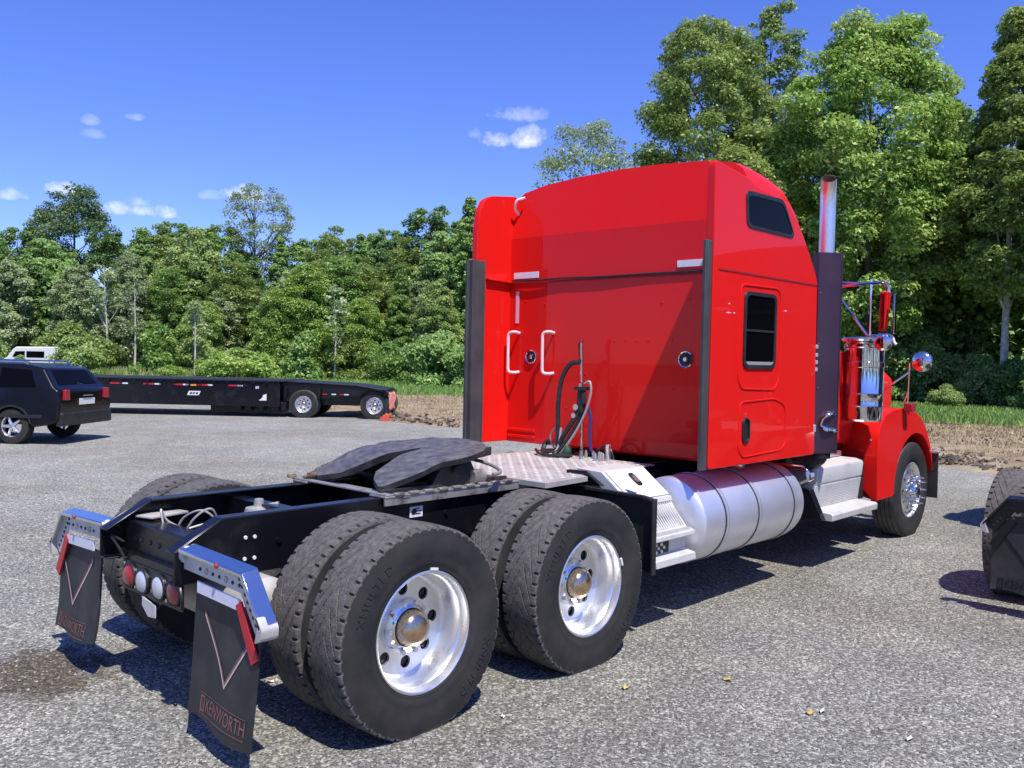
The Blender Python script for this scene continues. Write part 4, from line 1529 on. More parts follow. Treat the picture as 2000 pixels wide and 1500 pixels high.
# greased plate: rings worn round the throat
gm = mat('greasy_coupling_plate', (0.075, 0.076, 0.082), 0.45, 0.15, col2=(0.19, 0.187, 0.18), nscale=13.0, nlo=0.35, nhi=0.8, rough2=0.7, bump=0.12, bscale=70)
t = gm.node_tree
wv = t.nodes.new('ShaderNodeTexWave')
wv.wave_type = 'RINGS'
wv.rings_direction = 'Z'
wv.inputs['Scale'].default_value = 5.0
wv.inputs['Distortion'].default_value = 2.5
mp = t.nodes.new('ShaderNodeMapping')
mp.inputs['Location'].default_value = (-1.12, 0.0, 0)
tcn = t.nodes.new('ShaderNodeTexCoord')
t.links.new(tcn.outputs['Object'], mp.inputs[0])
t.links.new(mp.outputs[0], wv.inputs[0])
mx = t.nodes.new('ShaderNodeMix')
mx.data_type = 'RGBA'
mx.blend_type = 'MULTIPLY'
mx.inputs[0].default_value = 0.22
p = t.nodes['Principled BSDF']
src = p.inputs['Base Color'].links[0].from_socket
t.links.new(src, mx.inputs[6])
t.links.new(wv.outputs[0], mx.inputs[7])
t.links.new(mx.outputs[2], p.inputs['Base Color'])
me.materials.append(gm)
me.materials.append(M['dark_steel'])
me.polygons.foreach_set('material_index', [0 if abs(p_.normal.z) > 0.6 and p_.normal.z > 0 else 1 for p_ in me.polygons])
me.polygons.foreach_set('use_smooth', [True] * len(me.polygons))
me.set_sharp_from_angle(angle=radians(35))
fw = obj('fifth_wheel', me, truck)
bv = fw.modifiers.new('bevel', 'BEVEL')
bv.width = 0.008
bv.segments = 2
bv.limit_method = 'ANGLE'
bv.angle_limit = radians(50)
# skirt ribs and pedestals under the plate
mb = MB()
for s in (-1, 1):
    mb.prism([(FX - 0.20, 1.02), (FX - 0.10, 1.165), (FX + 0.12, 1.185), (FX + 0.22, 1.02)], s * 0.36 - 0.035, s * 0.36 + 0.035, 'y')
    mb.cyl((FX, s * 0.30, 1.11), (FX, s * 0.43, 1.11), 0.04, 14)
    mb.box(FX - 0.34, FX + 0.34, s * 0.345 - 0.05, s * 0.345 + 0.05, 1.012, 1.03)
mb.prism([(FX + 0.10, 1.13), (FX + 0.10, 1.19), (FX + 0.42, 1.225), (FX + 0.42, 1.17)], -0.30, 0.30, 'y')
mb.box(FX - 0.22, FX - 0.20, -0.36, 0.36, 1.0, 1.05)
mb.box(FX + 0.24, FX + 0.26, -0.36, 0.36, 1.0, 1.05)
mb.build('pedestal', M['dark_steel'], fw, bevel=0.006)
mb = MB().tube(smooth_path([(FX + 0.30, -0.18, 1.15), (FX + 0.34, -0.36, 1.12), (FX + 0.30, -0.50, 1.09), (FX + 0.20, -0.53, 1.08)], 5), 0.012, 8)
mb.lathe([(-0.05, 0.0), (-0.05, 0.045), (0.05, 0.045), (0.05, 0)], (FX + 0.18, -0.40, 1.06), 'x', 14)
mb.build('release_handle', M['worn_steel'], fw)
# slide base: angle irons on the rails, cross bar, toothed racks
for s in (-1, 1):
    mb = MB()
    y = s * 0.395
    mb.box(0.37, 2.02, y - 0.075, y + 0.075, 1.000, 1.010)
    mb.box(0.37, 2.02, y + s * 0.065 - 0.006, y + s * 0.065 + 0.006, 0.955, 1.0105)
    rack = mb.build('slide_rail', M['worn_steel'], truck, bevel=0.002)
    for i in range(9):
        x = 0.44 + i * 0.115
        MB().box(x, x + 0.07, y + s * 0.052, y + s * 0.082, 1.0102, 1.026).build('rack_tooth', M['worn_steel'], rack, bevel=0.003)
    MB().box(0.40, 1.46, y - s * 0.02 - 0.018, y - s * 0.02 + 0.018, 1.0102, 1.036).build('guide_bar', M['dark_steel'], rack, bevel=0.003)
mb = MB()
mb.box(0.38, 0.43, -0.47, 0.50, 1.0102, 1.022)
mb.box(0.50, 0.56, -0.47, 0.50, 0.990, 0.9998)
mb.build('slide_cross_bar', M['worn_steel'], truck, bevel=0.003)
for i in range(9):
    mb = MB()
    a, b = rng.uniform(0.34, 0.52), rng.uniform(0.36, 0.54)
    w, h = rng.uniform(0.02, 0.07), rng.uniform(0.008, 0.02)
    mb.prism(rpoly([(a, b), (a + w, b + 0.01), (a + w * 0.8, b + w * 0.5), (a - 0.01, b + w * 0.4)], 0.01, 2), 1.0225 + i * 0.0007, 1.0225 + i * 0.0007 + h, 'z')
    mb.build('rusty_scrap', M['rust'], truck)

# ================================================================== deck plate behind the sleeper
mb = MB()
dk_poly = [(1.50, -0.70), (1.98, -0.66), (2.0, -0.60), (2.72, -0.56), (2.95, -0.56), (2.95, 0.70), (1.50, 0.70)]
mb.prism(dk_poly, 1.0115, 1.018, 'z')
mb.box(1.494, 1.500, -0.70, 0.70, 0.985, 1.018)
mb.prism([(1.50, -0.7), (1.98, -0.66), (1.98, -0.665), (1.50, -0.706)], 0.985, 1.018, 'z')
deck = mb.build('deck_plate', M['tread_plate'], truck)
mb = MB()
for i in range(24):
    for k in range(22):
        x, y = 1.56 + i * 0.058, -0.60 + k * 0.058
        if x > 2.0 and y < -0.54:
            continue
        d = (0.017, 0.006) if (i + k) % 2 else (0.006, 0.017)
        a = radians(45)
        L, W = 0.020, 0.0065
        u = (cos(a), sin(a)) if (i + k) % 2 else (cos(a), -sin(a))
        w = (-u[1], u[0])
        pts = [(x + u[0] * L, y + u[1] * L, 1.018), (x + w[0] * W, y + w[1] * W, 1.018), (x - u[0] * L, y - u[1] * L, 1.018), (x - w[0] * W, y - w[1] * W, 1.018), (x, y, 1.0225)]
        mb.add(pts, [(0, 1, 4), (1, 2, 4), (2, 3, 4), (3, 0, 4)])
tag(mb.build('tread_lozenges', M['alu_white'], deck, smooth=0), kind='stuff')

# ================================================================== connection mast, hoses
XM = 2.90
pl = MB().cyl((XM, 0.12, 1.018), (XM, 0.15, 1.96), 0.011, 10)
pl.lathe([(0, 0), (0, 0.05), (0.012, 0.05), (0.02, 0.02), (0.06, 0.018)], (XM, 0.12, 1.018), 'z', 16)
mast = pl.build('hose_mast', M['chrome'], truck)
MB().tube([(XM + (0.012 * cos(i)), 0.1485 + 0.0005 * i + 0.013 * sin(i), 1.80 + i * 0.0027) for i in range(60)], 0.004, 5).build('spring', M['black_plastic'], mast)
MB().cyl((XM, 0.1505, 1.955), (XM, 0.152, 1.995), 0.015, 10).build('end_cap', M['red_lens'], mast)
mb = MB()
mb.lathe([(0, 0), (0, 0.03), (0.05, 0.036), (0.16, 0.036), (0.20, 0.024), (0.20, 0)], (XM - 0.03, 0.115, 1.39), 'z', 16)
mb.box(XM - 0.08, XM + 0.01, 0.06, 0.16, 1.57, 1.60)
mb.lathe([(0, 0), (0, 0.028), (0.07, 0.028), (0.07, 0)], (XM - 0.03, 0.15, 1.34), 'z', 14)
mb.lathe([(0, 0), (0, 0.022), (0.09, 0.022), (0.09, 0)], (XM - 0.04, 0.085, 1.46), 'z', 14)
mb.build('hose_connector', M['black_plastic'], mast, bevel=0.003)
mb = MB()
mb.lathe([(0, 0), (0, 0.026), (0.02, 0.030), (0.05, 0.020), (0.05, 0)], (XM - 0.07, 0.145, 1.43), 'x', 14)
mb.lathe([(0, 0), (0, 0.022), (0.02, 0.026), (0.05, 0.016), (0.05, 0)], (XM - 0.07, 0.165, 1.36), 'x', 14)
mb.lathe([(0, 0), (0, 0.02), (0.04, 0.02), (0.05, 0)], (XM - 0.06, 0.10, 1.585), 'z', 12)
mb.build('coupling', M['chrome'], mast)
thick = [
    ([(XM, 0.155, 1.80), (XM - 0.03, 0.24, 1.78), (XM - 0.05, 0.31, 1.66), (XM - 0.05, 0.345, 1.45), (XM - 0.04, 0.35, 1.22), (XM - 0.05, 0.34, 1.10), (XM - 0.09, 0.29, 1.05)], 0.021, 'hose'),
    ([(XM - 0.03, 0.12, 1.42), (XM - 0.05, 0.17, 1.33), (XM - 0.07, 0.27, 1.18), (XM - 0.08, 0.33, 1.06), (XM - 0.09, 0.42, 1.035), (XM - 0.05, 0.50, 1.04), (XM, 0.52, 1.10), (XM, 0.46, 1.12)], 0.021, 'hose'),
    ([(XM - 0.02, 0.10, 1.40), (XM - 0.04, 0.16, 1.27), (XM - 0.1, 0.26, 1.09), (XM - 0.16, 0.29, 1.035), (XM - 0.20, 0.22, 1.035), (XM - 0.14, 0.12, 1.06)], 0.016, 'hose'),
    ([(XM - 0.03, 0.09, 1.62), (XM - 0.03, 0.035, 1.64), (XM - 0.03, 0.02, 1.55), (XM - 0.04, 0.06, 1.40), (XM - 0.06, 0.15, 1.22), (XM - 0.10, 0.27, 1.05), (XM - 0.16, 0.34, 1.03)], 0.010, 'cable'),
    ([(XM - 0.02, 0.055, 1.44), (XM - 0.01, 0.03, 1.35), (XM - 0.01, 0.035, 1.22), (XM, 0.03, 1.10), (XM + 0.01, 0.0, 1.04)], 0.013, 'blue_hose'),
    ([(XM, 0.40, 1.04), (XM - 0.03, 0.44, 1.15), (XM - 0.02, 0.40, 1.24), (XM - 0.02, 0.35, 1.23)], 0.007, 'cable'),
    ([(XM - 0.06, 0.30, 1.25), (XM - 0.09, 0.30, 1.10), (XM - 0.13, 0.31, 1.04)], 0.010, 'cable'),
    ([(XM - 0.12, 0.52, 1.055), (XM - 0.22, 0.40, 1.04), (XM - 0.25, 0.28, 1.035), (XM - 0.15, 0.10, 1.04)], 0.013, 'hose'),
    ([(XM + 0.02, -0.02, 1.08), (XM + 0.02, -0.10, 1.13), (XM, -0.17, 1.10), (XM, -0.2, 1.03)], 0.011, 'hose'),
]
for pts, r, mm in thick:
    MB().tube(smooth_path(pts, 6), r, 8).build('air_hose', M[mm], truck)
for i in range(9):
    x, y = XM - 0.05 + rng.uniform(-0.08, 0.08), 0.08 - i * 0.032 + rng.uniform(-0.02, 0.02)
    MB().lathe([(0, 0), (0, 0.016), (0.02 + 0.03 * rng.random(), 0.014), (0.06, 0.008), (0.06, 0)], (x, y, 1.019), 'z', 10).build('brass_fitting', M['worn_steel'], truck)
MB().box(XM - 0.08, XM - 0.05, -0.21, -0.18, 1.018, 1.15).build('valve_post', M['alu'], truck, bevel=0.003)
MB().lathe([(0, 0), (0, 0.03), (0.04, 0.035), (0.08, 0.02), (0.08, 0)], (XM - 0.12, 0.18, 1.03), 'z', 12).build('gladhand', M['green_knob'], truck)

# ================================================================== mudguard, tool box step
mb = MB()
mb.prism(rpoly([(-0.47, 0.945), (-1.10, 0.938), (-1.185, 0.925), (-1.20, 0.43), (-1.15, 0.43), (-0.80, 0.55), (-0.47, 0.70)], 0.015, 2), 2.020, 2.032, 'x')
mb.prism([(-0.47, 0.925), (-1.10, 0.918), (-1.185, 0.905), (-1.185, 0.925), (-1.10, 0.940), (-0.47, 0.948)], 1.985, 2.02, 'x')
mb.box(1.985, 2.032, -1.205, -1.188, 0.425, 0.925)
mg = mb.build('mudguard', M['black_plastic'], truck, bevel=0.004)
mb = MB().prism([(-0.44, 1.040), (-0.60, 1.045), (-0.76, 0.955), (-0.44, 0.95)], 2.02, 2.06, 'x')
mb.box(1.75, 2.02, -0.455, -0.435, 0.93, 1.005)
mb.build('mudguard_bracket', M['black_gloss'], truck, bevel=0.006)

TX0, TX1 = 2.065, 2.55
mb = MB()
prof = [(-0.50, 1.055), (-0.715, 1.048), (-0.955, 0.868), (-0.975, 0.868), (-0.985, 0.835), (-0.965, 0.828), (-1.110, 0.668), (-1.175, 0.655), (-1.180, 0.625), (-1.10, 0.60), (-1.10, 0.515), (-1.185, 0.500), (-1.19, 0.452), (-0.60, 0.40), (-0.50, 0.50)]
mb.prism(prof, TX0, TX1, 'x')
tb = mb.build('tool_box', M['alu_white'], truck, bevel=0.004)
mb = MB()
for (p, q) in (((-0.715, 1.048), (-0.955, 0.868)),):
    n_ = Vector((q[1] - p[1], -(q[0] - p[0]))).normalized()
    n_ = n_ if n_.y > 0 else -n_
    A, B = Vector(p) + n_ * 0.003, Vector(q) + n_ * 0.003
    # lid plate and oval latch
    P = lambda f, h: A.lerp(B, f) + n_ * h
    lid = MB()
    a, b = P(0.02, 0), P(0.98, 0)
    a2, b2 = P(0.02, 0.008), P(0.98, 0.008)
    lid.add([(TX0 + 0.03, a.x, a.y), (TX1 - 0.004, a.x, a.y), (TX1 - 0.004, b.x, b.y), (TX0 + 0.03, b.x, b.y), (TX0 + 0.03, a2.x, a2.y), (TX1 - 0.004, a2.x, a2.y), (TX1 - 0.004, b2.x, b2.y), (TX0 + 0.03, b2.x, b2.y)],
            [(0, 1, 2, 3), (4, 5, 6, 7), (0, 1, 5, 4), (1, 2, 6, 5), (2, 3, 7, 6), (3, 0, 4, 7)])
    lid = lid.build('lid', M['white_paint'], tb, bevel=0.003)

    def latch(scale, h0, h1, mm, nm):
        m_ = MB()
        n = 24
        vs, c0 = [], (TX0 + 0.26)
        for h in (h0, h1):
            for i in range(n):
                q_ = 2 * pi * i / n
                rr = 0.055 * scale
                xx = c0 + rr * 0.62 * (abs(cos(q_)) ** 0.6) * (1 if cos(q_) > 0 else -1)
                ff = 0.40 + 0.21 * scale * (abs(sin(q_)) ** 0.6) * (1 if sin(q_) > 0 else -1)
                pp = P(ff, h)
                vs.append((xx, pp.x, pp.y))
        m_.add(vs, [tuple(range(n)), tuple(range(n, 2 * n))] + [(i, (i + 1) % n, n + (i + 1) % n, n + i) for i in range(n)])
        m_.build(nm, mm, tb)
    latch(1.0, 0.0082, 0.014, M['black_plastic'], 'latch_plate')
    latch(0.55, 0.0142, 0.020, M['alu'], 'latch_handle')
# blue triangular warning print, perforated recess
p0, p1, p2 = P(0.80, 0.0085), P(0.62, 0.0085), P(0.97, 0.0085)
MB().add([(TX0 + 0.06, p1.x, p1.y), (TX0 + 0.05, p2.x, p2.y), (TX0 + 0.15, p0.x, p0.y)], [(0, 1, 2)]).build('warning_print', M['blue_hose'], tb, recalc=False, smooth=0)
MB().box(TX0 + 0.015, TX0 + 0.27, -1.103, -1.1005, 0.522, 0.595).build('perforated_plate', M['dark_steel'], tb)
for i in range(3):
    for k in range(3):
        MB().lathe([(0, 0), (0, 0.013), (-0.006, 0.010), (-0.007, 0)], (TX0 + 0.05 + i * 0.065 + (k % 2) * 0.03, -1.104, 0.535 + k * 0.024), 'y', 8).build('grip_dimple', M['alu'], tb)
mb = MB()
for i in range(17):
    mb.box(TX0 + 0.02 + i * 0.027, TX0 + 0.03 + i * 0.027, -1.165, -1.115, 0.6685, 0.6725)
    x = TX0 + 0.02 + i * 0.027
    a, b = Vector((-0.985, 0.8305)), Vector((-1.10, 0.68))
    n_ = Vector((-0.79, 0.61)) * 0.004
    mb.add([(x, a.x, a.y), (x + 0.01, a.x, a.y), (x + 0.01, b.x, b.y), (x, b.x, b.y), (x, a.x + n_.x, a.y + n_.y), (x + 0.01, a.x + n_.x, a.y + n_.y), (x + 0.01, b.x + n_.x, b.y + n_.y), (x, b.x + n_.x, b.y + n_.y)],
           [(4, 5, 6, 7), (0, 1, 5, 4), (1, 2, 6, 5), (2, 3, 7, 6), (3, 0, 4, 7)])
mb.build('ribbing', M['alu_white'], tb, smooth=0)

# ================================================================== fuel tanks
for s in (-1, 1):
    mb = MB()
    x0, x1 = 2.57, 4.245
    mb.lathe([(x0 + 0.0, 0.0), (x0 + 0.012, 0.12), (x0 + 0.035, 0.24), (x0 + 0.060, 0.298), (x0 + 0.075, 0.312), (x0 + 0.10, 0.318), (x1 - 0.10, 0.318), (x1 - 0.06, 0.312), (x1 - 0.03, 0.29), (x1 - 0.01, 0.2), (x1, 0.0)], (0, s * 0.895, 0.668), 'x', 72)
    tank = mb.build('fuel_tank', M['tank_alu'], truck, smooth=25)
    for sx in (2.93, 3.42, 4.02):
        m_ = MB().lathe([(sx - 0.026, 0.3182), (sx - 0.026, 0.3225), (sx + 0.026, 0.3225), (sx + 0.026, 0.3182)], (0, s * 0.895, 0.668), 'x', 64)
        m_.build('tank_strap', M['black_plastic'], tank)
        m_ = MB().lathe([(sx - 0.016, 0.3226), (sx - 0.016, 0.326), (sx + 0.016, 0.326), (sx + 0.016, 0.3226)], (0, s * 0.895, 0.668), 'x', 64)
        m_.build('strap_band', M['tank_alu'], tank)
        m_ = MB()
        m_.cyl((sx, s * 0.90, 0.35), (sx, s * 0.86, 0.30), 0.010, 8)
        m_.box(sx - 0.03, sx + 0.03, s * 0.86 - 0.02, s * 0.86 + 0.02, 0.305, 0.335)
        m_.cyl((sx - 0.05, s * 0.84, 0.315), (sx + 0.05, s * 0.84, 0.315), 0.008, 8)
        m_.build('strap_bolt', M['dark_steel'], tank)
        m_ = MB().box(sx - 0.04, sx + 0.04, min(s * 0.43, s * 0.60), max(s * 0.43, s * 0.60), 0.42, 0.98)
        m_.build('tank_bracket', M['black'], tank)
    MB().lathe([(0.308, 0), (0.308, 0.06), (0.335, 0.06), (0.345, 0.05), (0.345, 0)], (3.70, s * 0.86, 0.668), 'z', 24).build('filler_cap', M['chrome'], tank)

# ================================================================== cab steps / battery box
for s in (-1, 1):
    mb = MB()
    prof = [(0.62, 0.93), (1.00, 0.925), (1.062, 0.905), (1.072, 0.885), (1.060, 0.760), (1.045, 0.752), (1.055, 0.742), (1.025, 0.530), (1.205, 0.520), (1.222, 0.505), (1.218, 0.452), (0.80, 0.452), (0.62, 0.60)]
    mb.prism([(s * a, b) for a, b in prof], 4.74, 5.76, 'x')
    st = mb.build('battery_box_step', M['alu_white'], truck, bevel=0.006)
    m_ = MB()
    m_.prism([(s * a, b) for a, b in [(0.62, 0.94), (0.98, 0.934), (1.05, 0.90), (1.065, 0.80), (0.90, 0.72), (0.62, 0.72)]], 4.60, 4.738, 'x')
    m_.build('step_end_cap', M['chrome'], st, bevel=0.03, seg=3)
    m_ = MB()
    m_.prism([(s * a, b) for a, b in [(0.70, 0.72), (1.04, 0.72), (1.16, 0.46), (0.70, 0.46)]], 4.66, 4.738, 'x')
    m_.build('step_bracket', M['black'], st, bevel=0.005)
    m_ = MB()
    m_.box(4.75, 5.75, min(s * 0.55, s * 0.86), max(s * 0.55, s * 0.86), 0.935, 0.985)
    m_.prism([(5.05, 0.985), (5.75, 0.985), (5.75, 1.05), (5.2, 1.06)], min(s * 0.55, s * 0.80), max(s * 0.55, s * 0.80), 'y')
    m_.build('upper_step', M['alu'], st, bevel=0.008)
    for i in range(13):
        z = 0.545 + i * 0.0155
        y = 1.0265 + (1.0525 - 1.0265) * (z - 0.53) / 0.21
        a, b = min(s * (y - 0.002), s * (y + 0.0022)), max(s * (y - 0.002), s * (y + 0.0022))
        MB().box(4.75, 5.75, a, b, z, z + 0.006).build('rib', M['alu_white'], st)

# ================================================================== sleeper
W = 1.2034
XR = 3.085


def section(zs, zc, w=W - 0.012):
    """half outline from the floor up and over to the middle, y >= 0"""
    h = zc - zs
    return [(w, 1.06), (w, 1.75), (w, 2.49), (w, 2.90), (w, zs), (w - 0.016, zs + 0.26 * h), (w - 0.055, zs + 0.50 * h), (w - 0.14, zs + 0.70 * h), (w - 0.38, zs + 0.86 * h), (w - 0.75, zs + 0.96 * h), (0.0, zc)]


stations = [(XR, 3.12, 3.40), (XR + 0.20, 3.12, 3.405), (3.55, 3.09, 3.385), (3.78, 3.045, 3.335), (3.92, 2.955, 3.25), (4.08, 2.80, 3.09), (4.24, 2.62, 2.92), (4.33, 2.50, 2.80)]
mb = MB()
rows = []
for k, (x, zs, zc) in enumerate(stations):
    half = section(zs, zc)
    if zs < 2.90:
        half[3] = (W - 0.012, max(2.49 + (zs - 2.49) * 0.5, 2.492))
    if zs < 2.52:
        half[2] = (W - 0.012, 2.40)
        half[3] = (W - 0.012, 2.46)
    pts = [(-y, z) for y, z in half] + [(y, z) for y, z in reversed(half[:-1])]
    row = []
    for y, z in pts:
        xx = x
        if k == 0 and z > 2.895:
            xx = x + 0.17 * (z - 2.895)
        if k == 1:
            xx = max(x, XR + 0.2)
        if k == len(stations) - 1:
            xx = x + 0.035 * (2.5 - z)
        row.append(len(mb.v))
        mb.v.append((xx, y, z))
    rows.append(row)
n = len(rows[0])
for k in range(len(rows) - 1):
    for i in range(n - 1):
        mb.f.append((rows[k][i], rows[k][i + 1], rows[k + 1][i + 1], rows[k + 1][i]))
        mb.m.append(0)
    mb.f.append((rows[k][n - 1], rows[k][0], rows[k + 1][0], rows[k + 1][n - 1]))
    mb.m.append(0)
R0 = rows[0]
low = [0, 1, 2, 3]
mb.f.append(tuple(R0[i] for i in low) + tuple(R0[n - 1 - i] for i in reversed(low)))
o_ = len(mb.v)
mb.v += [mb.v[i] for i in R0[3:n - 3]]
mb.f.append(tuple(range(o_, o_ + n - 6)))
mb.f.append(tuple(rows[-1]))
mb.m += [0, 0, 0]
sleeper = mb.build('sleeper', M['red'], truck, bevel=0.022, seg=3, smooth=28)

# side extenders that run on rearwards from the sleeper sides, with rubber trim
for s in (-1, 1):
    mb = MB()
    y0, y1 = s * 1.140, s * W
    front = [(XR + 0.14, 3.135), (3.55, 3.10), (3.78, 3.055), (3.92, 2.965), (4.08, 2.81), (4.24, 2.63), (4.322, 2.51), (4.335, 1.90), (4.365, 1.066)]
    if s > 0:
        rear = [(2.650, 1.065), (2.650, 2.95), (2.675, 3.10), (2.730, 3.205), (2.82, 3.252), (XR + 0.06, 3.292)]
    else:
        rear = [(2.650, 1.065), (2.650, 2.62), (2.640, 3.19), (2.655, 3.228), (2.75, 3.215), (XR + 0.05, 3.175)]
    poly = rpoly(rear + front, 0.03, 3)
    mb.prism(poly, min(y0, y1), max(y0, y1), 'y')
    ex = mb.build('side_extender', M['red'], truck, bevel=0.006)
    m_ = MB()
    # the rubber lip is bolted to the inner face and stands out behind the panel
    for (xa, xb, ia, ib) in (((2.590, 2.649, 1.127, 1.168),) if s > 0 else ()) + ((2.648, 2.742, 1.127, 1.1395), (2.565, 2.649, 1.168, 1.192), (2.590, 2.602, 1.165, 1.195), (2.722, 2.742, 1.121, 1.127)):
        m_.box(xa, xb, min(s * ia, s * ib), max(s * ia, s * ib), 1.062, 2.668)
    m_.build('rubber_trim', M['rubber'], ex, bevel=0.003)
    # ledge on the inner face at the belt, and low slats
    yi = s * 1.10
    m_ = MB().prism([(2.76, 2.505), (XR, 2.495), (XR, 2.515), (2.76, 2.523)], min(yi, y0), max(yi, y0), 'y')
    m_.build('inner_ledge', M['red'], ex, bevel=0.003)
# belt seam with its gap shelf across the rear wall
mb = MB().box(XR - 0.009, XR, -1.138, 1.138, 2.487, 2.500)
mb.box(XR - 0.006, XR, -1.138, 1.138, 2.500, 2.512)
mb.build('belt_moulding', M['red_shelf'], sleeper, bevel=0.003)
mb = MB().tube(smooth_path([(XR - 0.022, 1.10, 2.522), (XR - 0.026, 0.85, 2.512), (XR - 0.018, 0.5, 2.517), (XR - 0.016, 0.1, 2.510), (XR - 0.010, -0.4, 2.514), (XR - 0.008, -0.9, 2.512)], 8), 0.008, 6)
mb.build('seam_hose', M['black_plastic'], sleeper)
for z in (1.105, 1.160):
    MB().box(XR - 0.014, XR, 0.80, 1.13, z, z + 0.026).build('lower_slat', M['red'], sleeper, bevel=0.004)
    MB().box(XR - 0.014, XR, -1.13, -0.86, z, z + 0.026).build('lower_slat', M['red'], sleeper, bevel=0.004)
# side belt seam, right and left flank
for s in (-1, 1):
    a, b = min(s * W, s * (W + 0.004)), max(s * W, s * (W + 0.004))
    mb = MB().box(2.72, 4.315, a, b, 2.470, 2.486)
    mb.build('side_seam', M['red_shelf'], sleeper, bevel=0.0015)
for (y0, y1, z0, z1, sl, mm, nm) in ((0.80, 1.095, 2.535, 2.590, -0.03, 'white_tape', 'reflective_strip'), (-0.855, -0.632, 2.550, 2.602, 0.0, 'white_tape', 'reflective_strip')):
    MB().prism([(y0, z0), (y1, z0 + 0.0), (y1, z1), (y0, z1)], XR - 0.006, XR - 0.001, 'x').build(nm, M[mm], sleeper)
MB().box(XR - 0.006, XR - 0.001, 1.028, 1.066, 2.135, 2.422).build('reflective_strip', M['pink_tape'], sleeper)
for y in (1.078, 0.668):
    mb = MB()
    yy = y
    mb.tube(smooth_path([(XR, yy - 0.06, 2.045), (XR - 0.055, yy - 0.045, 2.055), (XR - 0.075, yy, 2.035), (XR - 0.078, yy + 0.004, 1.95), (XR - 0.078, yy + 0.002, 1.80), (XR - 0.075, yy - 0.002, 1.705), (XR - 0.055, yy - 0.045, 1.690), (XR, yy - 0.06, 1.695)], 5), 0.0135, 10)
    mb.build('grab_handle', M['cream_grip'], sleeper)
for y, z, r in ((0.866, 1.834, 0.062), (-0.731, 1.838, 0.066)):
    mb = MB()
    mb.lathe([(XR, r), (XR - 0.012, r), (XR - 0.016, r * 0.93), (XR - 0.012, r * 0.84), (XR - 0.004, r * 0.82)], (0, y, z), 'x', 28, 0)
    mb.lathe([(XR - 0.004, r * 0.82), (XR - 0.006, r * 0.5), (XR - 0.015, r * 0.42), (XR - 0.016, r * 0.22)], (0, y, z), 'x', 28, 1)
    mb.lathe([(XR - 0.016, r * 0.30), (XR - 0.022, r * 0.22), (XR - 0.022, 0)], (0, y, z), 'x', 16, 0)
    mb.build('wall_vent', [M['chrome'], M['black_plastic']], sleeper)
mb = MB().tube(smooth_path([(XR + 0.04, 1.095, 3.12), (XR - 0.02, 1.085, 3.17), (XR - 0.03, 1.055, 3.235), (XR + 0.02, 1.005, 3.262)], 6), 0.012, 8)
mb.build('roof_drain_tube', M['white_paint'], sleeper)
# dent marks: small scratches on the flank
for (x, z, L) in ((2.83, 2.176, 0.09), (2.86, 2.24, 0.04), (3.72, 2.235, 0.07), (2.94, 2.178, 0.03)):
    MB().prism([(x, z), (x + L * 0.6, z - 0.003), (x + L, z + 0.003), (x + L * 0.5, z + 0.008)], -W - 0.0012, -W - 0.0004, 'y').build('paint_chip', M['pink_tape'], sleeper, smooth=0)

for (y, z) in [(-0.05, 1.98), (-0.16, 1.985), (-0.27, 1.98), (-0.38, 1.985), (-0.60, 1.98), (-0.75, 2.30), (-0.95, 2.30), (-0.50, 2.28), (0.95, 2.33), (0.72, 2.30), (0.25, 1.70), (-0.62, 1.60), (-0.85, 1.62), (0.45, 1.40), (-0.9, 1.30)]:
    MB().sphere((XR - 0.001, y, z), 0.009, 8, (0.4, 1, 1)).build('rivet', M['red'], sleeper)
yo = -W
# upper slanted window
up_out = rpoly([(3.072, 3.082), (3.67, 3.096), (3.865, 2.845), (3.83, 2.815), (3.10, 2.815)], 0.07, 6)


def shrink(poly, d):
    c = Vector((sum(p[0] for p in poly) / len(poly), sum(p[1] for p in poly) / len(poly)))
    xs = [p[0] for p in poly]
    zs = [p[1] for p in poly]
    kx = 1 - 2 * d / (max(xs) - min(xs))
    kz = 1 - 2 * d / (max(zs) - min(zs))
    return [(c.x + (p[0] - c.x) * kx, c.y + (p[1] - c.y) * kz) for p in poly]


